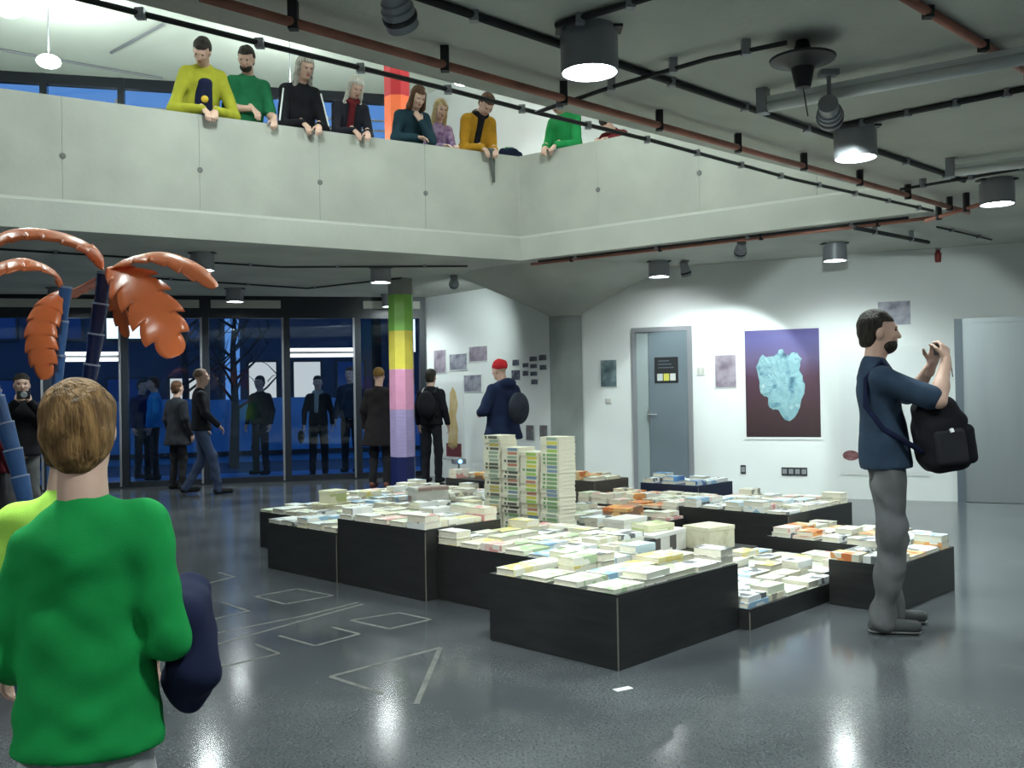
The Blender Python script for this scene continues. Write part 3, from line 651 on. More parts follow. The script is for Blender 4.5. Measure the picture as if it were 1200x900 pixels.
fig = MB(); pts = [(0.0, .12), (.25, .16), (.3, .38), (.2, .55), (.32, .70), (.2, .86), (.05, .93), (-.1, .84), (-.12, .66), (-.22, .5), (-.2, .3), (-.25, .16)]
fig.v = [(x * w * 1.2 + w * .3, yy, z * h) for yy in (-0.0145, -0.0125) for x, z in pts]; n_ = len(pts)
fig.f = [tuple(range(n_)), tuple(range(n_, 2 * n_))[::-1]] + [(i, (i + 1) % n_, n_ + (i + 1) % n_, n_ + i) for i in range(n_)]; fig.m = [0] * len(fig.f)
fig.build('printed_figure', mat('ochre_print', (0.50, 0.34, 0.12), 0.6, c2=(0.62, 0.50, 0.30), scale=6), r)
MB().box((w * -.1, -0.0145, h * .03), (w * .85, -0.0125, h * .2)).build('printed_base', mat('maroon_print', (0.14, 0.03, 0.04), 0.6), r)
wall_sheet('W', 704, 421, 723, 454, M_PR[2], 'dark teal photo print between the concrete column and the grey door')
wall_sheet('W', 838, 415, 863, 455, M_PR[0], 'mauve photo print between the grey door and the glacier painting')
wall_sheet('W', 1028, 351, 1068, 383, M_PR[1], 'mauve photo print hung high above the white poster')
# white poster with a small maroon motif
r, w, h = wall_sheet('W', 985, 405, 1085, 556, mat('poster_paper', (0.70, 0.73, 0.735), 0.6), 'large white poster with a small maroon blot behind the photographer', 'poster', 'poster')
bl = MB(); bl.lathe([(0.001, 0), (0.07, 0.0), (0.08, 0.002)], 14, (-w + 0.13, -0.0135, 0.24), M=Matrix.Rotation(math.pi / 2, 3, 'X') @ Matrix.Diagonal((1.25, 0.8, 1)).to_3x3())
bl.build('printed_blot', mat('maroon_blot', (0.12, 0.03, 0.04), 0.6, c2=(0.25, 0.12, 0.12), scale=20), r)

# the glacier painting
def glacier_mat():
    m = bpy.data.materials.new('glacier_painting'); m.use_nodes = True; nt = m.node_tree; b = nt.nodes['Principled BSDF']; b.inputs['Roughness'].default_value = 0.3
    tc = nt.nodes.new('ShaderNodeTexCoord'); sp_ = nt.nodes.new('ShaderNodeSeparateXYZ'); nt.links.new(tc.outputs['Object'], sp_.inputs[0])
    n = nt.nodes.new('ShaderNodeTexNoise'); n.inputs['Scale'].default_value = 5; n.inputs['Detail'].default_value = 7; nt.links.new(tc.outputs['Object'], n.inputs[0])
    ad = nt.nodes.new('ShaderNodeMath'); ad.operation = 'MULTIPLY_ADD'; ad.inputs[1].default_value = 0.16; nt.links.new(n.outputs[0], ad.inputs[0]); 
    dv = nt.nodes.new('ShaderNodeMath'); dv.operation = 'DIVIDE'; dv.inputs[1].default_value = 1.62; nt.links.new(sp_.outputs[2], dv.inputs[0]); nt.links.new(dv.outputs[0], ad.inputs[2])
    r_ = nt.nodes.new('ShaderNodeValToRGB'); cr = r_.color_ramp
    for i, (p_, c) in enumerate([(0.0, (0.030, 0.016, 0.020)), (0.35, (0.055, 0.028, 0.035)), (0.58, (0.075, 0.035, 0.06)), (0.72, (0.13, 0.10, 0.20)), (0.88, (0.12, 0.11, 0.30)), (1.0, (0.10, 0.08, 0.26))]):
        if i > 1: cr.elements.new(p_)
        cr.elements[i].position = p_; cr.elements[i].color = (*c, 1)
    nt.links.new(ad.outputs[0], r_.inputs[0]); nt.links.new(r_.outputs[0], b.inputs['Base Color']); return m
r, w, h = wall_sheet('W', 872, 381, 963, 515, glacier_mat(), 'large unframed painting of a pale ice block on a purple ground', 'painting', 'painting')
ice = MB(); rr = random.Random(3); ring = []
outl = [(-.05, .26), (.08, .17), (.25, .24), (.36, .40), (.36, .53), (.30, .60), (.33, .72), (.22, .77), (.10, .74), (.0, .80), (-.12, .74), (-.30, .74), (-.40, .65), (-.37, .52), (-.34, .42), (-.22, .38), (-.20, .28)]
_o = []
for i in range(len(outl)):      # rounder, lumpier outline
    p0, p1, p2, p3 = (outl[(i + d_) % len(outl)] for d_ in (-1, 0, 1, 2))
    for f_ in (0, .33, .66):
        _o.append(tuple(0.5 * (2 * p1[k_] + (p2[k_] - p0[k_]) * f_ + (2 * p0[k_] - 5 * p1[k_] + 4 * p2[k_] - p3[k_]) * f_ ** 2 + (3 * p1[k_] - p0[k_] - 3 * p2[k_] + p3[k_]) * f_ ** 3) + rr.uniform(-.012, .012) for k_ in (0, 1)))
outl = _o; n_ = len(outl); L_ = []
for sc, yy in ((1.0, -0.0135), (1.0, -0.016), (0.75, -0.022), (0.42, -0.017), (0.2, -0.023)):
    for x, z in outl: L_.append((x * sc * w * 1.5 - .02 * w + rr.uniform(-.012, .012), yy + rr.uniform(-.003, .003) * (yy < -0.014), (0.5 + (z - .5) * sc) * h + rr.uniform(-.012, .012)))
L_.append((-.02 * w, -0.02, 0.5 * h)); fs = []
for k in range(4):
    for i in range(n_): fs.append((k * n_ + i, k * n_ + (i + 1) % n_, (k + 1) * n_ + (i + 1) % n_, (k + 1) * n_ + i))
fs += [(4 * n_ + i, 4 * n_ + (i + 1) % n_, 5 * n_) for i in range(n_)]
ice.add(L_, fs); ice.build('painted_ice', print_mat('ice_paint', [(0.02, 0.06, 0.10), (0.08, 0.20, 0.27), (0.22, 0.38, 0.42), (0.17, 0.33, 0.38), (0.42, 0.54, 0.54)], scale=6, mode='NOISE', rnd=False), r)
# switches and sockets
def plate(px0, py0, px1, py1, m, label, n, cat):
    a = onwall(px0, py1); b = onwall(px1, py0); r = wallroot('wall_socket', label=label, cat=cat); r.location = r.location + Matrix.Rotation(wrot, 3, 'Z') @ Vector((a[0], 0, a[1]))
    W, H = b[0] - a[0], b[1] - a[1]
    box_obj('plate', (0, -0.012, 0), (W, 0, H), m, r, bev=0.003)
    for k in range(n): box_obj('insert', (W * (k + .15) / n, -0.016, H * .2), (W * (k + .85) / n, -0.0115, H * .8), M_LAMP if m is M_BLACK else M_CREAM, r)
plate(868, 545, 874, 555, M_BLACK, 'single black socket below the glacier painting', 1, 'socket')
plate(916, 548, 946, 557, M_BLACK, 'black row of four sockets near the floor', 4, 'socket')
plate(817, 429, 826, 440, M_WHITE, 'white light switch beside the grey door', 2, 'switch')
plate(710, 466, 717, 473, M_WHITE, 'small white switch below the dark teal print', 1, 'switch')

# ------------------------------------------------------------------ outside the glass: street at dusk
GZ = -0.05
MB().prism([(-60, 13.2 - 12), (-13.3, 13.4), (-1.5, 16.5), (1.0, 13.7), (40, 13.7), (40, 80), (-60, 80)], GZ - 0.2, GZ).build('ground', mat('asphalt', (0.035, 0.05, 0.08), 0.5, var=0.2, scale=3), kind='structure')
fo = Vector((fn.x, fn.y, 0)); fdir = Vector((fd.x, fd.y, 0))
def fpt(t, dist, z=0.0): return Vector((FA.x, FA.y, 0)) + fdir * t + fo * dist + Vector((0, 0, z))
M_BLUE = mat('blue_hoarding', (0.05, 0.22, 0.50), 0.4, var=0.15, scale=1.5)
hr = empty('site_hoarding', fpt(0, 6.0, GZ), fac_rot, 'long blue hoarding of boards across the street', 'hoarding')
for k in range(12): box_obj('board', (k * 1.3 + 0.01, 0, 0.0), (k * 1.3 + 1.29, 0.05, 1.40 + 0.03 * (k % 2)), M_BLUE, hr)
box_obj('rail', (0, -0.05, 0.15), (15.6, 0.0, 0.25), M_FRAME, hr)
st = MB().box((0, 0, 0), (15, 2.2, 0.03)).build('pavement', mat('sky_tinted_pavement', (0.06, 0.20, 0.42), 0.3, var=0.1, scale=3), kind='structure'); st.location = fpt(0, 0.25, GZ); st.rotation_euler = (0, 0, fac_rot)  # blue of the reflected sky is put into the paving colour
M_BLD = mat('dark_facade', (0.035, 0.05, 0.09), 0.7, var=0.15, scale=1)
M_LIT = mat('lit_window', (0.8, 0.8, 0.75), 0.5, emit=(0.85, 0.92, 0.9), es=1.3); M_LITW = mat('lit_window_warm', (0.8, 0.75, 0.65), 0.5, emit=(1.0, 0.85, 0.65), es=0.5)
M_BPANE = mat('dusk_pane', (0.04, 0.10, 0.25), 0.15)
def building(t, dist, w, d, h, label, rows, colsn, lit):
    r = empty('building', fpt(t, dist, GZ), fac_rot, label, 'building'); box_obj('facade', (0, 0, 0), (w, d, h), M_BLD, r)
    for i in range(colsn):
        for j in range(rows):
            x0 = w * (i + 0.2) / colsn; x1 = w * (i + 0.8) / colsn; z0 = h * (j + 0.25) / rows; z1 = h * (j + 0.8) / rows
            f = box_obj('window_frame', (x0 - .06, -0.05, z0 - .06), (x1 + .06, 0.0, z1 + .06), M_FRAME, r)
            box_obj('window_pane', (x0, -0.06, z0), (x1, -0.045, z1), M_LIT if (i, j) in lit else (M_LITW if (i + 2, j + 9) in lit else M_BPANE), f)
    box_obj('cornice', (-.1, -0.12, h - .3), (w + .1, 0, h), M_FRAME, r)
building(1.5, 12.0, 6.5, 5, 7.5, 'dark street building with a lit shop window seen through the glass', 3, 4, {(1, 0), (5, 9), (2, 1)})
building(8.6, 11.0, 3.6, 5, 9.0, 'dark street building with tall pale lit panels', 3, 3, {(2, 9), (3, 9)})
building(12.6, 12.0, 5.0, 5, 6.5, 'dark street building with white lit windows behind the painted pillar', 3, 4, {(0, 1), (1, 1), (2, 0)})
def bare_tree(t, dist, h, label, seed):
    rr = random.Random(seed); r = empty('bare_tree', fpt(t, dist, GZ), 0, label, 'tree'); M_BARK = mat('bark', (0.02, 0.018, 0.022), 0.9)
    MB().tube([(0, 0, 0), (0.05, 0, h * .3), (0, 0.05, h * .62), (0.1, 0.05, h)], [0.11, 0.085, 0.06, 0.015], 8).build('trunk', M_BARK, r)
    for k in range(15):
        z = h * (.3 + .6 * k / 15); a = rr.uniform(0, 6.28); L = (1.25 - .8 * k / 15) * h * .28; d = Vector((math.cos(a), math.sin(a), .7)); b = Vector((0.03, 0.03, z)); m = MB()
        mid = b + d * L * .5 + Vector((rr.uniform(-.1, .1), rr.uniform(-.1, .1), 0)); end = mid + d * L * .5 + Vector((0, 0, .15)); m.tube([b, mid, end], [0.035, 0.022, 0.006], 5)
        for q in range(4):
            s = b + (end - b) * (.4 + .15 * q); e = s + Vector((rr.uniform(-.5, .5), rr.uniform(-.5, .5), rr.uniform(.1, .6))) * L * .7; m.tube([s, (s + e) / 2 + Vector((0, 0, .05)), e], [0.014, 0.009, 0.003], 4)
        m.build('branch', M_BARK, r)
bare_tree(8.6, 4.3, 3.9, 'leafless street tree in front of the lit shop window', 1)
bare_tree(7.4, 7.5, 5.2, 'taller leafless tree behind the hoarding', 2)
# illuminated header bars in two facade bays
for i, lb in ((6, 'bright double light bar across the glass bay by the painted pillar'), (3, 'bright double light bar across the glass bay behind the palm')):
    x0, x1 = bay[i] + .05, bay[i + 1] - .085; z = dep(380, 413, fpt(bay[i], 0).y).z
    r = empty('light_bar', fpt(0, 0, z), fac_rot, lb, 'lamp', 'light bars on the glass front')
    mg = mat('bar_glow', (0.9, 0.9, 0.9), 0.4, emit=(0.9, 0.97, 1.0), es=0.75)
    box_obj('bar_tray', (x0, -0.10, -0.02), (x1, -0.06, 0.02), M_LAMP, r)
    box_obj('bar_tube', (x0, -0.12, 0.02), (x1, -0.06, 0.075), mg, r, bev=0.01); box_obj('bar_tube', (x0, -0.12, -0.075), (x1, -0.06, -0.02), mg, r, bev=0.01)

# ------------------------------------------------------------------ organic shapes: smooth distance fields meshed with surface nets
class SDF:
    def __init__(s, step): s.h = step; s.p = []; s.mod = None
    def cap(s, a, b, ra, rb=None, k=0.02, sq=None, ax=None, sub=False):
        a = np.array(a, float); b = np.array(b, float); rb = ra if rb is None else rb
        def f(P):
            ab = b - a; L2 = max(ab @ ab, 1e-9); t = np.clip(((P - a) @ ab) / L2, 0, 1); v = P - a - t[..., None] * ab
            if sq:
                c = v @ ax; v = v + (c * (1 / sq - 1))[..., None] * ax
            return (np.sqrt((v * v).sum(-1)) - (ra + (rb - ra) * t)) * (sq or 1)
        m = max(ra, rb); s.p.append((f, np.minimum(a, b) - m, np.maximum(a, b) + m, k, sub)); return s
    def ell(s, c, r, R=None, k=0.02, sub=False):
        c = np.array(c, float); r = np.array(r, float); Q = np.eye(3) if R is None else np.array(R, float)
        def f(P):
            q = (P - c) @ Q; n = np.sqrt(((q / r) ** 2).sum(-1)); g = np.sqrt(((q / (r * r)) ** 2).sum(-1)) + 1e-6
            return n * (n - 1) / g
        e = np.full(3, r.max()); s.p.append((f, c - e, c + e, k, sub)); return s
    def rbox(s, c, b, r, R=None, k=0.02, sub=False):
        c = np.array(c, float); b = np.array(b, float) - r; Q = np.eye(3) if R is None else np.array(R, float)
        def f(P):
            q = np.abs((P - c) @ Q) - b; return np.sqrt((np.maximum(q, 0) ** 2).sum(-1)) + np.minimum(q.max(-1), 0) - r
        e = np.full(3, np.linalg.norm(b + r)); s.p.append((f, c - e, c + e, k, sub)); return s
    def mesh(s):
        h = s.h; pad = 3 * h + 0.02
        lo = np.min([p[1] for p in s.p if not p[4]], 0) - pad; hi = np.max([p[2] for p in s.p if not p[4]], 0) + pad
        n = np.ceil((hi - lo) / h).astype(int) + 1; F = np.full(n, 0.2, np.float32); X = [lo[i] + h * np.arange(n[i]) for i in range(3)]
        for f, a, b, k, sub in s.p:
            i0 = np.clip(np.floor((a - k - 2 * h - lo) / h).astype(int), 0, n); i1 = np.clip(np.ceil((b + k + 2 * h - lo) / h).astype(int) + 1, 0, n)
            if (i1 <= i0).any(): continue
            sl = tuple(slice(i0[i], i1[i]) for i in range(3)); P = np.stack(np.meshgrid(*[X[i][sl[i]] for i in range(3)], indexing='ij'), -1)
            d = f(P); G = F[sl]
            if sub:
                d = -d; t = np.maximum(k - np.abs(G - d), 0) / k; F[sl] = np.maximum(G, d) + t * t * k / 4
            else:
                t = np.maximum(k - np.abs(G - d), 0) / k; F[sl] = np.minimum(G, d) - t * t * k / 4
        if s.mod is not None:
            P = np.stack(np.meshgrid(*X, indexing='ij'), -1); F = s.mod(P, F)
        F[0] = F[-1] = 0.2; F[:, 0] = F[:, -1] = 0.2; F[:, :, 0] = F[:, :, -1] = 0.2
        S = F < 0; c = np.zeros(n - 1, np.int8); offs = [(i, j, k_) for i in (0, 1) for j in (0, 1) for k_ in (0, 1)]
        for i, j, k_ in offs: c += S[i:n[0] - 1 + i, j:n[1] - 1 + j, k_:n[2] - 1 + k_]
        act = (c > 0) & (c < 8); ii = np.argwhere(act); idx = np.full(act.shape, -1, np.int64); idx[act] = np.arange(len(ii))
        pos = np.zeros((len(ii), 3)); cnt = np.zeros(len(ii))
        for a in offs:
            for ax in range(3):
                if a[ax]: continue
                b = list(a); b[ax] = 1; A = ii + np.array(a); B = ii + np.array(b); fa = F[A[:, 0], A[:, 1], A[:, 2]]; fb = F[B[:, 0], B[:, 1], B[:, 2]]
                m = (fa < 0) != (fb < 0); t = np.where(m, fa / np.where(m, fa - fb, 1), 0); q = np.tile(np.array(a, float), (len(ii), 1)); q[:, ax] = t
                pos += q * m[:, None]; cnt += m
        V = lo + h * (ii + pos / cnt[:, None]); faces = []
        for ax in range(3):
            sl0 = [slice(1, n[i] - 1) for i in range(3)]; sl0[ax] = slice(0, n[ax] - 1); sl1 = list(sl0); sl1[ax] = slice(1, n[ax])
            A = S[tuple(sl0)]; B = S[tuple(sl1)]; ch = np.argwhere(A != B)
            if not len(ch): continue
            o = np.array([1, 1, 1]); o[ax] = 0; e = ch + o; fl = A[tuple(ch.T)]; u, v = (ax + 1) % 3, (ax + 2) % 3
            def cell(du, dv):
                q = e.copy(); q[:, u] -= du; q[:, v] -= dv; return idx[q[:, 0], q[:, 1], q[:, 2]]
            Q = np.stack([cell(1, 1), cell(0, 1), cell(0, 0), cell(1, 0)], 1); Q[~fl] = Q[~fl][:, ::-1]; faces.append(Q)
        return V, np.concatenate(faces)
def np_mesh(name, parts, mats, scale=1.0, matfn=None):
    Vs = []; Fs = []; o = 0
    for V, Fq in parts: Vs.append(V); Fs.append(Fq + o); o += len(V)
    V = np.concatenate(Vs); Fq = np.concatenate(Fs); me = bpy.data.meshes.new(name)
    me.vertices.add(len(V)); me.vertices.foreach_set('co', (V * scale).astype(np.float32).ravel())
    me.loops.add(Fq.size); me.loops.foreach_set('vertex_index', Fq.astype(np.int32).ravel())
    me.polygons.add(len(Fq)); me.polygons.foreach_set('loop_start', np.arange(0, Fq.size, 4, dtype=np.int32)); me.polygons.foreach_set('loop_total', np.full(len(Fq), 4, np.int32))
    for m_ in (mats if isinstance(mats, (list, tuple)) else [mats]): me.materials.append(m_)
    if matfn is not None: me.polygons.foreach_set('material_index', matfn(V[Fq].mean(1)).astype(np.int32))
    me.polygons.foreach_set('use_smooth', np.ones(len(Fq), bool)); me.update(); me.validate(); return me
def sdf_obj(name, sd, m, parent, scale=1.0):
    o = bpy.data.objects.new(name, np_mesh(name, [sd.mesh()], m, scale)); link(o, parent); return o

def nv(v): v = np.array(v, float); return v / max(np.linalg.norm(v), 1e-9)
def RX_(a): c, s = math.cos(a), math.sin(a); return np.array([[1, 0, 0], [0, c, -s], [0, s, c]])
def RZ_(a): c, s = math.cos(a), math.sin(a); return np.array([[c, -s, 0], [s, c, 0], [0, 0, 1]])
def RY_(a): c, s = math.cos(a), math.sin(a); return np.array([[c, 0, s], [0, 1, 0], [-s, 0, c]])
def folds(seed, amp, n=5, f=(18, 45), w=(.6, .6, 1.3)):
    r = np.random.RandomState(seed); W = [(nv(r.normal(size=3) * np.array(w)) * r.uniform(*f), r.uniform(0, 6.28)) for _ in range(n)]
    def g(P, F):
        d = np.zeros(F.shape, np.float32)
        for w, p in W: d += np.sin(P @ w + p + 1.2 * np.sin(P @ w[[1, 2, 0]] * .5))
        return F + d * (amp / n ** .5)
    return g
SKIN = mat('skin', (0.58, 0.37, 0.29), 0.55, var=0.08, scale=12); LIP = mat('lips', (0.42, 0.17, 0.15), 0.5); EYE = mat('eye_dark', (0.02, 0.015, 0.012), 0.2)
def cloth(name, c, var=0.12): return mat(name, c, 0.9, var=var, scale=9, bump=0.10, bscale=320, spec=0.15)
def hairm(name, c, c2): return mat(name, c, 0.6, c2=c2, scale=42, bump=0.8, bscale=90, stretch=(1.6, 1.6, 0.2), spec=0.25)

def hand(sd, wr, d, nrm, side, curl=0.5, thumb=1.0):
    d = nv(d); nrm = nv(np.array(nrm, float) - d * (np.array(nrm, float) @ d)); s = np.cross(d, nrm) * side        # s points to the thumb side
    wr = np.array(wr, float); sd.cap(wr - d * .05, wr + d * .015, .027, .025, k=.015)
    for o in (-.024, -.008, .008, .024): sd.cap(wr + d * .02 + s * o * .7, wr + d * .082 + s * o, .0125, .0115, k=.012)
    for o, L in ((.027, .070), (.0095, .078), (-.0085, .073), (-.026, .058)):
        b = wr + d * .084 + s * o; a1 = curl * .9; d1 = d * math.cos(a1) + nrm * math.sin(a1); m_ = b + d1 * L * .52; a2 = curl * 2.1; d2 = d * math.cos(a2) + nrm * math.sin(a2)
        sd.cap(b, m_, .0088, .0082, k=.003); sd.cap(m_, m_ + d2 * L * .5, .0082, .007, k=.004)
    tb = wr + d * .03 + s * .026; t1 = nv(d * .7 + s * .75 + nrm * .35 * thumb); tm = tb + t1 * .038; t2 = nv(d * .85 + s * .2 + nrm * .5 * thumb)
    sd.cap(tb, tm, .0125, .0105, k=.010); sd.cap(tm, tm + t2 * .032, .0100, .008, k=.005)

def person(name, label, loc, heading, H, top, bottom, hair, hairmat, arms, lean=0.0, head=(0, 0), sleeve='long', hem=.90, bulk=1.0, legs=None, shoe=None, skin=None, group=None,
           step=.013, curl=.5, palms=None, beard=None, collar=None, hat=None, open_jacket=None, scarf=None, fold=.0035, hood=False, headtilt=0.0, faces=True, leg_w=1.0, shift=(0, 0), twist=0.0, foldw=(.6, .6, 1.3), foldf=(18, 45), sw=1.0, nape=1.462, shoff=None, foldn=5):
    """heading: degrees, direction the person faces (0 = +X). Built facing +Y at 1.78 m, then scaled."""
    sc = H / 1.78; skin = skin or SKIN; root = empty(name, loc, math.radians(heading - 90), label, 'person', group)
    R = RX_(-math.radians(lean)); hip = np.array([0, 0, .95]); sh_ = np.array([shift[0], shift[1], 0])
    Rt = R @ RZ_(math.radians(twist))
    def T(x, y, z): return hip + Rt @ (np.array([x * (sw if z > 1.2 else 1), y, z], float) - hip) + sh_
    ay = Rt @ np.array([0, 1.0, 0])
    shd = {'R': T(.163, -.01, 1.395), 'L': T(-.163, -.01, 1.395)}
    so = {k: Rt @ np.array((shoff or {}).get(k, (0, 0, 0)), float) for k in 'RL'}
    for k in 'RL': shd[k] = shd[k] + so[k]
    A = {k: (np.array(v[0], float), np.array(v[1], float)) for k, v in arms.items()}
    lg = {'R': ((.10, .02, .50), (.11, -.02, .08), 0), 'L': ((-.10, .02, .50), (-.11, -.02, .08), 0)}
    if legs: lg.update(legs)
    hr = Rt @ RX_(-math.radians(head[0])) ; hr = Rt @ RZ_(math.radians(head[1])) @ RX_(-math.radians(head[0])) @ RY_(math.radians(headtilt))
    nb = T(0, -.015, 1.49); hc = nb + hr @ np.array([0, .03, .165])
    def HT(x, y, z): return hc + hr @ np.array([x, y, z], float)
    # body
    core = SDF(.02)
    core.cap(T(0, 0, 1.0), T(0, 0, 1.28), .12, .125, k=.04, sq=.62, ax=ay).cap(T(-.12, 0, 1.375), T(.12, 0, 1.375), .045, k=.04).cap(T(0, -.01, 1.40), nb, .06, .052, k=.03)
    for s in 'RL':
        core.cap(shd[s], A[s][0], .046, .038, k=.02).cap(A[s][0], A[s][1], .038, .03, k=.02)
        sx = 1 if s == 'R' else -1; hp = np.array([.085 * sx, 0, .90]); core.cap(hp, lg[s][0], .07, .05, k=.03).cap(lg[s][0], lg[s][1], .045, .035, k=.02)
    core.ell((0, 0, .95), (.14, .10, .10), k=.04)
    parts = [core.mesh()]
    if sleeve == 'short':
        fa = SDF(.011)
        for s in 'RL':
            e, w = A[s]; u_ = nv(e - shd[s]); fa.cap(e - u_ * .10, e, .044, .040, k=.02); fa.cap(e, e + (w - e) * .35, .042, .042, k=.02); fa.cap(e + (w - e) * .3, w, .042, .027, k=.02)
        parts.append(fa.mesh())
    hs = SDF(.0075 if step < .014 else .010)
    hs.ell(HT(0, -.012, .032), (.074, .095, .084), hr, k=.02).ell(HT(0, .022, -.03), (.060, .070, .086), hr, k=.03).ell(HT(0, .045, -.088), (.040, .038, .026), hr, k=.025)
    hs.cap(HT(0, .086, .012), HT(0, .106, -.028), .009, .0125, k=.014).ell(HT(0, .082, .026), (.050, .014, .010), hr, k=.015)
    for sx in (-1, 1):
        hs.ell(HT(.074 * sx, -.005, -.012), (.011, .022, .031), hr, k=.008).ell(HT(.030 * sx, .092, .008), (.013, .010, .009), hr, k=.008, sub=True).ell(HT(.034 * sx, .072, -.022), (.020, .018, .018), hr, k=.02)
    hs.ell(HT(0, .088, -.058), (.024, .010, .009), hr, k=.010).cap(HT(0, -.012, -.06), nb + np.array([0, 0, -.02]), .056, .060, k=.03)
    parts.append(hs.mesh())
    for s in 'RL':
        hd_ = SDF(.0065 if step < .014 else .009); e, w = A[s]; dd = nv((palms or {}).get(s + 'd', w - e)); pm = (palms or {}).get(s, (0, 0, -1) if abs(dd[2]) < .75 else ((-1, 0, 0) if s == 'R' else (1, 0, 0)))
        hand(hd_, w, dd, pm, 1 if s == 'R' else -1, curl); parts.append(hd_.mesh())
    lipc = HT(0, .094, -.058)
    me = np_mesh('body', parts, [skin, LIP], sc, lambda C: (np.sqrt(((C - lipc) ** 2 * np.array([1, 1, 4])).sum(-1)) < .022).astype(int))
    link(bpy.data.objects.new('body', me), root)
    if faces:
        for sx in (-1, 1):
            sdf_obj('eye', SDF(.004).ell(HT(.030 * sx, .0815, .007), (.011, .0085, .0075), hr, k=.002), EYE, root, sc)
    # upper garment
    g = SDF(step); b = bulk
    g.cap(T(0, 0, hem + .03), T(0, 0, 1.10), (.171 + max(0, .9 - hem) * .25) * b, .146 * b, k=.05, sq=.77, ax=ay).cap(T(0, 0, 1.10), T(0, -.005, 1.31), .146 * b, .160 * b, k=.05, sq=.68, ax=ay)
    for sx in (-1, 1): g.cap(T(.02 * sx, -.02, 1.425), T(.145 * sx, -.012, 1.39) + so['R' if sx > 0 else 'L'], .058 * b ** .5, .056 * b ** .5, k=.05)
    g.cap(T(0, -.015, 1.36), T(0, -.022, nape), .09, .062, k=.035)
    for s in 'RL':
        e, w = A[s]; S0 = shd[s]
        if sleeve == 'short': g.cap(S0, S0 + (e - S0) * .86, .062 * b, .062 * b, k=.035)
        else: g.cap(S0, e, .059 * b, .050 * b, k=.035).cap(e, e + (w - e) * (.97 if sleeve == 'long' else .5), .050 * b, .039 * b, k=.025)
    if hood: g.ell(T(0, -.10, 1.48), (.12, .07, .07), Rt, k=.04)
    fo_ = folds(len(label), fold, foldn, f=foldf, w=foldw); hz = hem
    def md(P, F):
        F = fo_(P, F); zl = (P - hip - sh_) @ (Rt @ np.array([0, 0, 1.0])) + .95; yl = np.abs(zl - hz)
        near = ((P - T(0, 0, hem)) ** 2).sum(-1) < .30 ** 2
        return np.where(near, np.maximum(F, hz - zl), F)
    g.mod = md; sdf_obj('jacket' if bulk > 1.05 else 'top', g, top, root, sc)
    if open_jacket is not None:
        q = SDF(step); q.cap(T(-.035, .070 * b, 1.0), T(-.02, .072 * b, 1.33), .080, .058, k=.02, sq=.8, ax=ay).cap(T(.035, .070 * b, 1.0), T(.02, .072 * b, 1.33), .080, .058, k=.02, sq=.8, ax=ay); sdf_obj('shirt_front', q, open_jacket, root, sc)
    if collar is not None:
        q = SDF(.009); q.cap(T(-.03, -.02, 1.475), T(.03, -.02, 1.475), .068, k=.01); q.cap(T(0, .0, 1.50), T(0, .0, 1.60), .047, k=.005, sub=True); sdf_obj('collar', q, collar, root, sc)
    if scarf is not None:
        q = SDF(.010)
        for k in range(14):
            a = 2 * math.pi * k / 14; a2 = 2 * math.pi * (k + 1) / 14; q.cap(T(.07 * math.cos(a), -.005 + .07 * math.sin(a), 1.475 + .01 * math.sin(3 * a)), T(.07 * math.cos(a2), -.005 + .07 * math.sin(a2), 1.475 + .01 * math.sin(3 * a2)), .032, k=.01)
        q.cap(T(.02, .09, 1.45), T(.03, .125, 1.15), .040, .036, k=.02); sdf_obj('scarf', q, scarf, root, sc)
    # trousers, shoes
    g = SDF(step); lw = leg_w; g.ell((0, -.005, .945), (.138, .098, .105), k=.04)
    for s in 'RL':
        sx = 1 if s == 'R' else -1; g.cap((.080 * sx, -.005, .90), lg[s][0], .086 * min(lw, 1.0), .068 * lw, k=.035).cap(lg[s][0], np.array(lg[s][1]) + np.array([0, 0, -.015]), .066 * lw, .058 * lw, k=.03)
    g.mod = folds(len(label) + 3, fold * 1.5, 6, (16, 55)); sdf_obj('trousers', g, bottom, root, sc)
    for s in 'RL':
        an = np.array(lg[s][1], float); yaw = math.radians(lg[s][2]); f = np.array([math.sin(-yaw), math.cos(yaw), 0]); z0 = an[2] - .08
        q = SDF(.010); hl = an * np.array([1, 1, 0]) + np.array([0, 0, z0 + .042]); q.cap(hl - f * .035, hl + f * .165, .043, .036, k=.01).cap(hl + np.array([0, 0, .005]), hl + np.array([0, 0, .055]), .042, .040, k=.03)
        q.mod = lambda P, F, z0=z0: np.maximum(F, z0 - P[..., 2]); so_ = sdf_obj('shoe', q, shoe or cloth('shoe_dark', (0.02, 0.02, 0.022)), root, sc)
        if step < .012:
            q = SDF(.008); q.cap(hl - f * .038, hl + f * .168, .047, .041, k=.01); q.mod = lambda P, F, z0=z0: np.maximum(np.maximum(F, z0 - P[..., 2]), P[..., 2] - z0 - .022); sdf_obj('sole', q, mat('pale_sole', (0.20, 0.20, 0.19), 0.7), so_, sc)
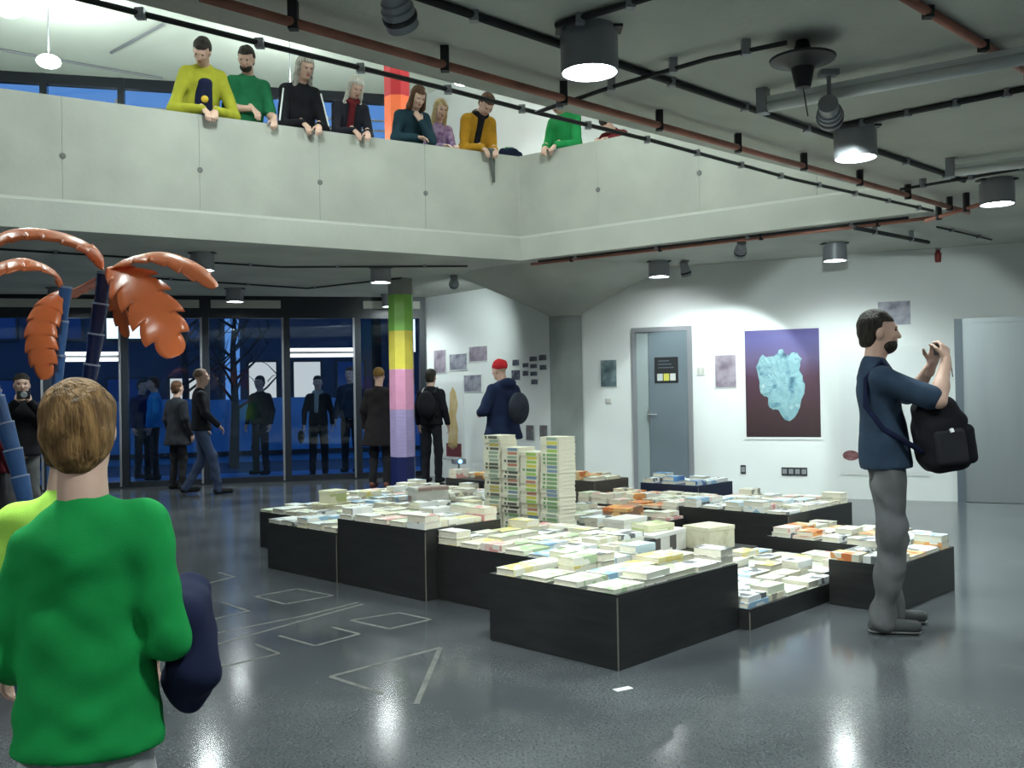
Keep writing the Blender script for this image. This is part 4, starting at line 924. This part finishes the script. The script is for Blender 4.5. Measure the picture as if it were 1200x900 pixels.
    # hair
    if hair:
        q = SDF(.009); B_ = hr
        if hair in ('short', 'thin'):
            q.ell(HT(0, -.018, .038), (.083, .102, .092), B_, k=.02)
            if hair == 'short': q.ell(HT(0, -.055, -.02), (.074, .055, .085), B_, k=.03)
        elif hair == 'bowl': q.ell(HT(0, -.015, .036), (.090, .106, .094), B_, k=.02).ell(HT(0, -.040, -.02), (.084, .075, .088), B_, k=.03).ell(HT(0, -.07, -.075), (.048, .03, .04), B_, k=.02)
        elif hair in ('long', 'wavy'):
            q.ell(HT(0, -.018, .038), (.086, .104, .094), B_, k=.02); L = -.20 if hair == 'long' else -.13; w = .030 if hair == 'long' else .042
            for sx in (-1, 1): q.cap(HT(.070 * sx, -.005, .02), HT(.082 * sx, .01, L), .030, w, k=.03)
            q.cap(HT(0, -.06, .0), HT(0, -.075, L), .070, .065, k=.03)
        elif hair == 'beanie': q.ell(HT(0, -.018, .045), (.086, .104, .092), B_, k=.02)
        hf = folds(7, .0025, 6, (60, 130))
        def cut(P, F):
            F = hf(P, F); L = (P - hc) @ hr; y = L[..., 1]; z = L[..., 2]; line = {'short': .055, 'thin': .075, 'bowl': .03, 'beanie': .03}.get(hair, .06)
            face = np.minimum(np.minimum(y - (.012 if hair in ('short', 'thin', 'bowl', 'beanie') else .035), line - z + .0 * y), .075 - np.abs(L[..., 0]) * (1 if hair in ('long', 'wavy') else .2))
            F = np.maximum(F, face)
            if hair in ('short', 'thin', 'beanie'): F = np.maximum(F, (-.085 if hair == 'short' else .0) - z)
            return F
        q.mod = cut; sdf_obj('hair' if hair != 'beanie' else 'cap', q, hairmat, root, sc)
    if beard is not None:
        q = SDF(.007); q.ell(HT(0, .036, -.076), (.060, .060, .050), hr, k=.01); q.ell(HT(0, .102, -.056), (.020, .012, .006), hr, k=.004, sub=True)
        q.mod = lambda P, F: np.maximum(F, np.maximum(((P - hc) @ hr)[..., 2] + .044, -.005 - ((P - hc) @ hr)[..., 1])); sdf_obj('beard', q, beard, root, sc)
    return root, T, HT, sc
DOWN = {'R': ((.235, -.03, 1.15), (.25, .06, .90)), 'L': ((-.235, -.03, 1.15), (-.25, .06, .90))}
def arms(**k): d = dict(DOWN); d.update(k); return d

# ------------------------------------------------------------------ palms made of orange plastic fronds on blue stems
M_OR = mat('orange_plastic', (0.86, 0.20, 0.065), 0.28, var=0.10, scale=5, spec=0.6)
M_TB = mat('blue_plastic_dark', (0.012, 0.02, 0.09), 0.25, var=0.2, scale=5, spec=0.6); M_TB2 = mat('blue_plastic', (0.05, 0.13, 0.34), 0.3, var=0.15, scale=5)
M_RIM = mat('pale_rim', (0.30, 0.36, 0.50), 0.35)
def frond(P, W, up, parent, lobes=7, cup=0.25, depth=.30):
    """P: control points of the midrib; W: max half width; a cupped leaf with a notched edge and thickness"""
    P = [Vector(p) for p in P]; N = 56; cen = []
    for i in range(N + 1):
        t = i / N * (len(P) - 1); k = min(int(t), len(P) - 2); f = t - k; p0 = P[max(k - 1, 0)]; p1 = P[k]; p2 = P[k + 1]; p3 = P[min(k + 2, len(P) - 1)]
        cen.append(0.5 * ((2 * p1) + (p2 - p0) * f + (2 * p0 - 5 * p1 + 4 * p2 - p3) * f * f + (3 * p1 - p0 - 3 * p2 + p3) * f ** 3))
    m = MB(); rows = []; K = (-1, -.66, -.33, 0, .33, .66, 1)
    for i in range(N + 1):
        t = i / N; d = (cen[min(i + 1, N)] - cen[max(i - 1, 0)]).normalized(); s = d.cross(Vector(up)).normalized(); nn = s.cross(d).normalized()
        w = W * (min(1, t / .30) ** .75) * (1 - max(0, (t - .62) / .38) ** 2.4 * .80); saw = (t * lobes) % 1.0; w *= 1 - depth * ((1 - saw) ** 2 if .12 < t else 0)
        row = []
        for layer in (0.0, 0.006):
            for k in K: row.append(cen[i] + d * (.30 * W * k * k * (saw - .3) * min(1, 4 * (1 - t))) + s * (k * w) - nn * (cup * W * abs(k) ** 1.6 * (w / W) + layer))
        rows.append(row)
    n = len(K) * 2
    for r_ in rows: m.v += [tuple(v) for v in r_]
    q = len(K)
    for i in range(N):
        a = i * n; b = a + n
        for k in range(q - 1):
            m.f.append((a + k, a + k + 1, b + k + 1, b + k)); m.f.append((a + q + k + 1, a + q + k, b + q + k, b + q + k + 1))
        m.f.append((a, b, b + q, a + q)); m.f.append((a + q - 1, a + 2 * q - 1, b + 2 * q - 1, b + q - 1))
    m.f.append(tuple(range(q)) + tuple(range(2 * q - 1, q - 1, -1))); e = N * n; m.f.append(tuple(range(e + 2 * q - 1, e + q - 1, -1))[::-1] + tuple(range(e, e + q))[::-1]); m.m = [0] * len(m.f)
    return m.build('frond', M_OR, parent, smooth=True)
def palm(pts, r, m, label, seg=9):
    P = [Vector(p) for p in pts]; b = Vector((P[0].x, P[0].y, 0)); root = empty('palm_sculpture', b, 0, label, 'palm sculpture', 'orange plastic palms'); P = [p - b for p in P]
    L = [0.0]
    for a, c in zip(P[:-1], P[1:]): L.append(L[-1] + (c - a).length)
    def pos(s):
        for i in range(len(P) - 1):
            if s <= L[i + 1] or i == len(P) - 2: return P[i] + (P[i + 1] - P[i]) * ((s - L[i]) / (L[i + 1] - L[i]))
    n = max(3, int(L[-1] / 0.16))
    for k in range(n):
        a = pos(L[-1] * k / n); c = pos(L[-1] * (k + 1) / n); q = (c - a).to_track_quat('Z', 'Y').to_matrix(); h = (c - a).length
        sg = smooth_by(MB().lathe([(r * .86, 0), (r * .92, h * .3), (r * 1.08, h * .97), (r * 1.08, h * 1.02), (r * .8, h * 1.02)], 16, a, M=q).build('trunk_segment', m, root))
        MB().lathe([(r * 1.085, h * .95), (r * 1.10, h * .965), (r * 1.10, h * .995), (r * 1.085, h * 1.01)], 16, a, M=q).build('rim', M_RIM, sg)
    smooth_by(MB().lathe([(0.09, 0), (0.09, .02), (.07, .04), (r, .07)], 20).build('foot', m, root))
    return root, b
YP = 5.0
A0 = dep(62, 783, YP); A0.z = 0.0
pa, ba = palm([A0, dep(78, 640, YP), dep(95, 510, YP), dep(108, 425, YP), dep(123, 320, YP)], 0.038, M_TB, 'orange frond palm on a dark blue segmented stem leaning over the person in green')
def fr(root, b, pts, W, up, **k): return frond([dep(x, y, Y) - b for x, y, Y in pts], W, up, root, **k)
fr(pa, ba, [(121, 315, 5.0), (106, 288, 4.95), (62, 271, 4.85), (12, 271, 4.75), (-45, 300, 4.65)], .10, (0.1, -.42, .9), cup=.25, lobes=9, depth=.2)
fr(pa, ba, [(127, 316, 5.0), (148, 303, 4.95), (184, 296, 4.9), (222, 309, 4.9), (254, 336, 4.9)], .10, (0, -.42, 1), cup=.25, lobes=8, depth=.2)
fr(pa, ba, [(126, 314, 4.98), (147, 324, 4.85), (170, 348, 4.76), (190, 382, 4.72), (206, 418, 4.74)], .135, (.35, -1, .35), cup=.14, lobes=6, depth=.42)
fr(pa, ba, [(121, 320, 5.0), (108, 329, 5.15), (88, 339, 5.35), (70, 352, 5.5)], .07, (0, -.3, 1), cup=.3)
fr(pa, ba, [(125, 322, 5.0), (134, 336, 5.2), (142, 360, 5.35), (150, 395, 5.4)], .07, (.4, .8, .4), cup=.3)
B0 = dep(52, 800, 4.52); B0.z = 0
pb, bb = palm([B0, dep(60, 600, 4.52), dep(66, 460, 4.52), dep(72, 385, 4.52), dep(77, 336, 4.52)], 0.027, M_TB2, 'orange frond palm on a lighter blue segmented stem')
fr(pb, bb, [(75, 337, 4.52), (64, 317, 4.47), (34, 304, 4.37), (0, 309, 4.32), (-40, 330, 4.27)], .095, (.1, -.42, .9), cup=.25, depth=.2)
fr(pb, bb, [(73, 340, 4.52), (56, 356, 4.47), (44, 385, 4.44), (45, 415, 4.44), (52, 445, 4.46)], .10, (-.35, -1, .1), cup=.2, depth=.26)
C0 = dep(58, 770, 5.65); C0.z = 0
pc_, bc = palm([C0, dep(40, 630, 5.65), dep(26, 570, 5.65), dep(12, 515, 5.65), dep(-8, 460, 5.65), dep(-60, 350, 5.65)], 0.050, M_TB2, 'blue segmented palm stem curving away out of sight behind the person in green')
fr(pc_, bc, [(-60, 350, 5.65), (-90, 330, 5.55), (-130, 335, 5.45), (-170, 370, 5.45)], .11, (0, -.4, 1), cup=.4)
fr(pc_, bc, [(-60, 350, 5.65), (-75, 330, 5.85), (-95, 335, 6.05), (-130, 370, 6.15)], .11, (0, .4, 1), cup=.4)

# ------------------------------------------------------------------ people on the balcony
def bal(px, side, label, headtop, dist=.45, reach=.02, wide=.22, up=0.0, lean=22, head=(24, 0), arm=None, **k):
    a, b = (VL, VA) if side == 'far' else (VA, VB); d = (b - a).normalized(); n = Vector((-d.y, d.x)); p = onplane(px, 150, (a.x, a.y, 0), (n.x, n.y, 0)); loc = Vector((p.x + n.x * dist, p.y + n.y * dist, UFLOOR))
    t = math.radians(lean); unit = .95 + .54 * math.cos(t) + .165 * math.cos(t + math.radians(head[0])) + .10; zt = dep(px, headtop, loc.y).z - UFLOOR; H = zt / unit * 1.78; s = 1.78 / H
    e = (1.0 * s + .050 + up); w = (dist + reach) * s
    if callable(arm): arm = arm(e, w)
    if arm is None: arm = {'R': ((wide, w - .23, e + .02), (.08, w + .0, e - .005)), 'L': ((-wide, w - .23, e + .02), (-.08, w + .0, e - .005))}
    k.setdefault('palms', {'R': (0, -.5, -1), 'Rd': (-.25, .7, -.65), 'L': (0, -.5, -1), 'Ld': (.25, .7, -.65)})
    hd = math.degrees(math.atan2(-n.y, -n.x))
    return person('person', label, loc, hd, H, lean=lean, head=head, arms=arm, group=None, step=.014, **k), H, s, e, w
J_BLUE = cloth('jeans', (0.05, 0.07, 0.13)); J_DARK = cloth('dark_trousers', (0.025, 0.025, 0.03)); J_GREY = cloth('grey_trousers', (0.13, 0.13, 0.135))
H_DARK = hairm('hair_dark', (0.012, 0.010, 0.008), (0.045, 0.035, 0.028)); H_BROWN = hairm('hair_brown', (0.06, 0.03, 0.016), (0.16, 0.075, 0.04)); H_BLOND = hairm('hair_blond', (0.38, 0.27, 0.13), (0.62, 0.48, 0.27)); H_GREY = hairm('hair_grey', (0.20, 0.18, 0.15), (0.62, 0.60, 0.55)); H_WHITE = hairm('hair_white', (0.55, 0.52, 0.46), (0.80, 0.78, 0.72)); H_GINGER = hairm('hair_ginger', (0.10, 0.050, 0.018), (0.36, 0.20, 0.08))
NAVY = cloth('navy_cloth', (0.012, 0.016, 0.045)); BLACKC = cloth('black_cloth', (0.012, 0.012, 0.015)); M_EMB = mat('emblem_yellow', (0.75, 0.50, 0.04), 0.6)
(q, T, HT, sc), H, s, e, w = bal(246, 'far', 'person in olive yellow jacket over a navy tee, hands clasped over the parapet', 60, lean=24, head=(28, -28), arm=lambda e, w: {'R': ((.29, w - .22, e + .03), (.06, w, e)), 'L': ((-.29, w - .22, e + .03), (-.05, w, e))},
    top=cloth('olive_jacket', (0.36, 0.36, 0.035)), bottom=J_BLUE, hair='short', hairmat=H_DARK, bulk=1.10, open_jacket=NAVY)
em = SDF(.006); c_ = T(0.0, .140, 1.19); em.ell(c_, (.036, .012, .036), RX_(-math.radians(24)), k=.002); sdf_obj('emblem', em, M_EMB, q, sc)
bal(303, 'far', 'person in a dark green tee at the parapet, one arm bent', 63, lean=10, head=(24, -30), arm=lambda e, w: {'R': ((.21, .06, 1.12), (.0, .22, 1.10)), 'L': ((-.20, .17, e + .10), (-.16, w - .02, e))},
    top=cloth('green_tee', (0.015, 0.13, 0.055)), bottom=J_BLUE, hair='short', hairmat=H_DARK, sleeve='short', beard=H_DARK)
(q, T, HT, sc), H, s, e, w = bal(364, 'far', 'person in a black jacket with white sleeve stripes, leaning on the parapet', 74, lean=16, head=(14, 10), top=BLACKC, bottom=J_DARK, hair='long', hairmat=H_GREY, bulk=1.08)
for sx in (-1, 1):
    st_ = SDF(.007); a_ = T(.20 * sx, .055, 1.40); st_.cap(a_, np.array([.262 * sx, w - .20, e + .055]), .010, k=.002); sdf_obj('sleeve_stripe', st_, M_WHITE, q, sc)
bal(422, 'far', 'person in a dark top and dark red scarf beside the red pillar', 100, wide=.20, lean=24, head=(18, 0), top=cloth('dark_top', (0.02, 0.02, 0.028)), bottom=J_DARK, hair='long', hairmat=H_WHITE, scarf=cloth('red_scarf', (0.12, 0.015, 0.02)))
bal(494, 'far', 'person in a dark teal jacket resting the chin on a hand', 112, up=.022, lean=28, head=(12, 0), arm=lambda e, w: {'R': ((.24, w - .22, e + .02), (.05, w - .04, e)), 'L': ((-.18, w - .12, e + .0), (-.04, w - .10, e + .20))}, top=cloth('teal_jacket', (0.018, 0.045, 0.062)), bottom=J_DARK, hair='wavy', hairmat=H_BROWN, bulk=1.12,
    palms={'L': (0, -1, .3)})
bal(534, 'far', 'person in a purple top leaning on the parapet', 123, dist=.62, reach=-.16, wide=.17, up=.012, palms={'R': (0, 0, -1), 'Rd': (-.35, .93, -.10), 'L': (0, 0, -1), 'Ld': (.35, .93, -.10)},  lean=16, head=(12, 0), top=mat('plaid_purple', (0.20, 0.10, 0.26), 0.9, c2=(0.42, 0.30, 0.46), scale=22), bottom=J_BLUE, hair='long', hairmat=H_BLOND)
(q, T, HT, sc), H, s, e, w = bal(571, 'far', 'person in mustard jacket and black scarf leaning out over the parapet corner', 121, wide=.19, lean=30, head=(30, 0), top=cloth('mustard_jacket', (0.44, 0.22, 0.02)), bottom=J_DARK, hair='short', hairmat=H_BROWN, bulk=1.08, scarf=BLACKC)
bal(646, 'side', 'person in a bright green jacket at the side parapet', 116, lean=22, head=(24, 0), top=cloth('bright_green_jacket', (0.02, 0.26, 0.075)), bottom=J_DARK, hair='short', hairmat=H_DARK, bulk=1.1)
bal(698, 'side', 'person in a maroon top bending low behind the side parapet', 143, dist=.60, reach=-.16, up=.012, palms={'R': (0, 0, -1), 'Rd': (-.35, .93, -.10), 'L': (0, 0, -1), 'Ld': (.35, .93, -.10)},  lean=30, head=(35, 0), top=cloth('maroon_top', (0.14, 0.02, 0.025)), bottom=J_DARK, hair='short', hairmat=H_DARK)
# bag and hanging scarf on the parapet
pn = Vector((-0.517, 0.856, 0)); pb_ = onplane(604, 170, (VA.x, VA.y, 0), (pn.x, pn.y, 0))
bg_ = empty('shoulder_bag', (pb_.x + pn.x * .11, pb_.y + pn.y * .11, PTOP), math.radians(31), 'navy bag resting on the parapet beside the mustard jacket', 'bag')
sdf_obj('bag_body', SDF(.012).cap((-.115, 0, .055), (.115, 0, .045), .058, .05, k=.02).ell((.01, -.01, .09), (.085, .06, .035), k=.02), cloth('bag_navy', (0.015, 0.02, 0.045)), bg_)
MB().tube([(-.10, 0, .06), (-.06, .03, .13), (.05, .03, .14), (.11, 0, .06)], .010, 8).build('bag_strap', cloth('bag_green', (0.03, 0.22, 0.07)), bg_, smooth=True)
ph = onplane(574, 178, (VA.x, VA.y, 0), (pn.x, pn.y, 0)); hs_ = SDF(.010); hs_.cap((0, -.045, -.02), (.02, -.05, -.36), .045, .020, k=.02, sq=.5, ax=np.array([0, 1.0, 0])).cap((-.01, -.04, .02), (0, .12, .03), .045, .04, k=.03, sq=.5, ax=np.array([0, 0, 1.0]))
sf = empty('hanging_scarf', (ph.x, ph.y, PTOP), math.radians(31), 'grey scarf hanging down over the parapet edge', 'scarf'); sdf_obj('scarf_cloth', hs_, cloth('grey_scarf', (0.10, 0.105, 0.10)), sf)

# ------------------------------------------------------------------ people in the hall
# child in the green sweater
bl_ = dep(99, 500, 1.94); BOY = Vector((bl_.x, bl_.y, 0))
(q, T, HT, sc) = person('person', 'person in a bright green sweater and pale jeans seen from behind, holding a jacket', BOY, 95, 1.445, cloth('green_sweater', (0.010, 0.27, 0.062), .10), cloth('pale_jeans', (0.36, 0.36, 0.37), .25), 'bowl', H_GINGER,
    {'R': ((.205, -.03, 1.13), (.175, .19, 1.16)), 'L': ((-.205, -.01, 1.09), (-.235, .20, 1.0))}, head=(4, 4), headtilt=-5, step=.0085, fold=.0042, foldw=(.45, .45, 1.6), foldf=(30, 85), foldn=7, hem=.862, faces=True, leg_w=.95, sw=.92, nape=1.435, shoff={'L': (.015, .03, -.055), 'R': (0, 0, .012)})
jk = empty('folded_jacket', BOY, math.radians(2), 'navy jacket hanging over the forearm of the person in green', 'jacket')
jd = SDF(.010); jd.cap((.20 * sc, .06 * sc, 1.16 * sc), (.19 * sc, .20 * sc, 1.18 * sc), .050, .048, k=.03).cap((.225 * sc, .07 * sc, 1.15 * sc), (.25 * sc, .05 * sc, 1.02 * sc), .040, .055, k=.04).cap((.21 * sc, .14 * sc, 1.18 * sc), (.21 * sc, .13 * sc, .98 * sc), .045, .05, k=.04).cap((.23 * sc, .08 * sc, 1.05 * sc), (.215 * sc, .09 * sc, .94 * sc), .04, .022, k=.03)
jd.mod = folds(5, .009, 6, (30, 80), (1, 1, .5)); sdf_obj('jacket_cloth', jd, NAVY, jk)
# child in lime behind it
l_ = dep(78, 500, 2.5); person('person', 'person in a lime shirt mostly hidden in front of the person in green', (l_.x, l_.y, 0), 92, 1.39, cloth('lime_shirt', (0.36, 0.62, 0.09)), J_BLUE, 'short', H_BROWN, arms(), head=(8, 0), step=.012)
# photographer
MAN = Vector((2.155, 5.52, 0))
(q, T, HT, sc) = person('person', 'person in a dark blue tee and grey trousers taking a photo beside the plinths', MAN, -10, 1.845, cloth('dark_blue_tee', (0.030, 0.050, 0.085)), J_GREY, 'short', H_DARK,
    {'R': ((.27, .21, 1.27), (.135, .285, 1.485)), 'L': ((-.25, .20, 1.29), (-.075, .265, 1.465))}, lean=-4, shift=(0, -.005), head=(4, -4), sleeve='short', hem=.895, bulk=1.05, nape=1.482, step=.0095, fold=.0055, beard=H_DARK, curl=.55, leg_w=1.12,
    legs={'R': ((.10, .0, .49), (.105, -.06, .08), -4), 'L': ((-.10, .04, .50), (-.11, .03, .08), 8)}, palms={'R': (-.8, -.5, 0), 'Rd': (-.55, .10, .80), 'L': (.8, -.45, 0), 'Ld': (.45, .15, .85)}, shoe=mat('grey_shoe', (0.05, 0.052, 0.055), 0.8, var=.2))
mrot = math.radians(-100)
cm_ = empty('compact_camera', MAN + Matrix.Rotation(mrot, 3, 'Z') @ (Vector((.027, .276, 1.548)) * sc), mrot, 'small dark camera held up in the hands of the person in the dark blue tee', 'camera')
box_obj('camera_body', (-.050, -.014, -.032), (.050, .014, .032), M_BLACK, cm_, bev=.004); smooth_by(MB().lathe([(.02, 0), (.022, .018), (.016, .02)], 18, (0.005, .012, 0), M=Matrix.Rotation(-math.pi / 2, 3, 'X')).build('camera_lens', M_LAMP, cm_))
MB().tube([(.048, .010, .0), (.075, .045, -.07), (.072, .055, -.16)], .003, 5).build('wrist_strap', M_BLACK, cm_)
bp = empty('backpack', MAN, mrot, 'black backpack worn on the front of the person in the dark blue tee', 'backpack')
bd = SDF(.011); c0 = np.array([.10, .245, 1.09]) * sc; bd.rbox(c0, (.145, .115, .205), .075, RX_(.12), k=.03).rbox(c0 + [0, .03, -.04], (.14, .115, .15), .06, RX_(.12), k=.05); bd.mod = folds(9, .005, 5, (20, 50)); sdf_obj('pack_body', bd, BLACKC, bp)
sdf_obj('front_pocket', SDF(.011).rbox(c0 + [.02, .135, -.055], (.11, .04, .11), .035, RX_(.12), k=.03), BLACKC, bp); sdf_obj('side_pocket', SDF(.010).rbox(c0 + [.14, .03, -.07], (.03, .085, .10), .028, RX_(.12), k=.03), cloth('pack_grey', (0.022, 0.022, 0.026)), bp)
MB().tube([Vector(c0) + Vector((.158, .03, .03)), Vector(c0) + Vector((.168, .035, .01))], .012, 8).build('pull_tab', M_WHITE, bp)
MB().tube([Vector(T(.13, .055, 1.40)) * sc, Vector(T(.145, .135, 1.30)) * sc, Vector(c0) + Vector((.03, -.03, .20))], .018, 8).build('shoulder_strap', BLACKC, bp, smooth=True)
MB().tube([Vector(T(.13, .055, 1.40)) * sc, Vector(T(.12, .0, 1.487)) * sc, Vector(T(.13, -.09, 1.40)) * sc, Vector(T(.155, -.11, 1.25)) * sc, Vector(T(.16, -.03, 1.12)) * sc, Vector(c0) + Vector((.10, -.10, -.10))], .016, 8).build('shoulder_strap', NAVY, bp, smooth=True)
# background figures
def walker(px, foot, head_px, label, heading, top, bottom, hair, hm, out=False, arm=None, **k):
    p = at(px, foot, GZ + .03 if out else 0); zt = dep(px, head_px, p.y).z - p.z; H = min(1.95, max(1.3, zt))
    return person('person', label, p, heading, H, top, bottom, hair, hm, arm or arms(), step=.016, **k), p
stride = {'R': ((.10, .14, .52), (.10, .22, .08), 0), 'L': ((-.10, .02, .50), (-.10, -.22, .10), 0)}
walker(237, 579, 432, 'person in a dark jacket and jeans walking past the glass front', 20, cloth('charcoal_jacket', (0.014, 0.015, 0.02)), J_BLUE, 'thin', hairm('hair_stubble', (0.16, 0.10, 0.07), (0.28, 0.19, 0.14)), bulk=1.1, legs=stride, arm=arms(R=((.27, .04, 1.15), (.24, .22, .98))))
walker(209, 573, 446, 'person in a dark coat half hidden behind the person walking in jeans', 60, cloth('grey_coat', (0.03, 0.032, 0.04)), J_DARK, 'short', H_BROWN, bulk=1.15, hem=.72)
walker(446, 571, 431, 'person in a dark coat and ochre cap standing half behind the painted pillar', 80, cloth('brown_coat', (0.022, 0.018, 0.02)), J_DARK, 'beanie', mat('ochre_cap', (0.22, 0.12, 0.03), 0.9), bulk=1.15, hem=.62, shoe=mat('red_boot', (0.18, 0.05, 0.035), 0.6))
(q, T, HT, sc), p = walker(507, 566, 432, 'person in black seen from behind with a black backpack beside the painted pillar', 70, BLACKC, J_DARK, 'short', H_DARK, bulk=1.1)
bd = SDF(.014); bd.ell(T(0, -.19, 1.22) * sc, (.15, .10, .22), k=.03).ell(T(0, -.24, 1.15) * sc, (.12, .08, .13), k=.03); rp = empty('backpack', p, math.radians(-20), 'black backpack on the back of the person in black by the pillar', 'backpack'); sdf_obj('pack_body', bd, cloth('pack_black', (0.016, 0.016, 0.02)), rp)
for sx in (-1, 1): MB().tube([Vector(T(.10 * sx, -.13, 1.40) * sc), Vector(T(.11 * sx, -.01, 1.478) * sc), Vector(T(.12 * sx, .12, 1.36) * sc), Vector(T(.14 * sx, .12, 1.15) * sc), Vector(T(.13 * sx, -.12, 1.06) * sc)], .018, 6).build('pack_strap', M_BLACK, rp)
# man with the red cap
RC = Vector((-0.12, 11.95, 0))
(q, T, HT, sc) = person('person', 'person in a red cap and thick navy jacket standing by the photo prints', RC, 130, 1.82, cloth('navy_jacket', (0.014, 0.022, 0.060)), J_DARK, 'beanie', cloth('red_cap', (0.50, 0.025, 0.035)), {'R': ((.30, .02, 1.15), (.13, .25, 1.16)), 'L': ((-.30, .0, 1.15), (-.16, .24, 1.13))}, bulk=1.34, hem=.80, step=.014, hood=True, head=(10, 10))
bd = SDF(.014); bd.ell(T(.02, -.28, 1.18) * sc, (.15, .09, .20), k=.03); rp = empty('backpack', RC, math.radians(40), 'dark grey backpack on the person in the red cap', 'backpack'); sdf_obj('pack_body', bd, cloth('pack_slate', (0.03, 0.035, 0.05)), rp)
# outside / at the glass
walker(182, 562, 441, 'person in a bright blue jacket standing outside the glass front', 200, cloth('bright_blue_jacket', (0.03, 0.20, 0.42)), J_DARK, 'short', H_BROWN, True, bulk=1.12)
walker(168, 560, 444, 'person in a dark blue coat outside beside the bright blue jacket', 330, cloth('dark_blue_coat', (0.012, 0.02, 0.07)), J_DARK, 'short', H_DARK, True, bulk=1.12)
walker(306, 556, 440, 'dark clothed person outside in front of the leafless tree', 250, BLACKC, J_DARK, 'short', H_DARK, True, bulk=1.1)
(q, T, HT, sc), p = walker(374, 557, 440, 'person in a pale scarf outside carrying a dark handbag', 280, BLACKC, J_DARK, 'short', H_DARK, True, scarf=cloth('pale_scarf', (0.30, 0.32, 0.30)))
hb = empty('handbag', p, math.radians(190), 'dark handbag held by the person in the pale scarf', 'bag'); sdf_obj('bag_body', SDF(.014).ell(np.array([.30, .10, .70]) * sc, (.06, .15, .12), k=.02), BLACKC, hb); MB().tube([Vector((.30, .0, .76)) * sc, Vector((.27, .07, .90)) * sc, Vector((.30, .20, .76)) * sc], .008, 6).build('bag_handle', M_BLACK, hb)
walker(412, 553, 420, 'tall person in a dark coat outside under the light bar', 260, cloth('slate_coat', (0.02, 0.03, 0.05)), J_DARK, 'short', H_BROWN, True, bulk=1.1)
# figures behind the palms
p = dep(-12, 500, 8.0); person('person', 'person in a dark red top behind the curved blue palm stem', (p.x, p.y, 0), 60, 1.58, cloth('red_black_top', (0.10, 0.012, 0.02)), J_DARK, 'long', H_BLOND, arms(), step=.014)
p = dep(26, 500, 9.6); person('person', 'dark clothed person with a camera between the palm stems', (p.x, p.y, 0), -60, 1.68, BLACKC, J_GREY, 'short', H_DARK, {'R': ((.28, .10, 1.22), (.07, .24, 1.47)), 'L': ((-.28, .10, 1.22), (-.07, .24, 1.47))}, step=.014, bulk=1.08, palms={'Rd': (-.5, .2, .8), 'Ld': (.5, .2, .8), 'R': (-.6, -.6, 0), 'L': (.6, -.6, 0)})
c2 = empty('compact_camera', Vector((p.x, p.y, 0)) + Matrix.Rotation(math.radians(-150), 3, 'Z') @ Vector((0, .295, 1.46)), math.radians(-150), 'dark camera held to the face of the person between the palm stems', 'camera')
box_obj('camera_body', (-.06, -.02, -.04), (.06, .02, .04), M_BLACK, c2, bev=.004); MB().lathe([(.03, 0), (.032, .05), (.025, .055)], 16, (0, .018, 0), M=Matrix.Rotation(-math.pi / 2, 3, 'X')).build('camera_lens', M_LAMP, c2)
# small blue-lit device on a stand near the poster
p = at(538, 566, 0); pj = empty('projector', (p.x, p.y, 0), math.radians(200), 'small grey device with a blue light on a stand by the return wall', 'projector')
MB().lathe([(.14, 0), (.14, .02), (.015, .03), (.015, .30)], 16).build('stand', M_LAMP, pj); box_obj('device_body', (-.10, -.08, .30), (.10, .08, .38), M_LAMP, pj, bev=.01)
MB().lathe([(.03, 0), (.03, .012)], 14, (0, .08, .34), M=Matrix.Rotation(-math.pi / 2, 3, 'X')).build('blue_light', mat('blue_led', (.1, .4, 1), .4, emit=(.15, .5, 1.0), es=4.0), pj)
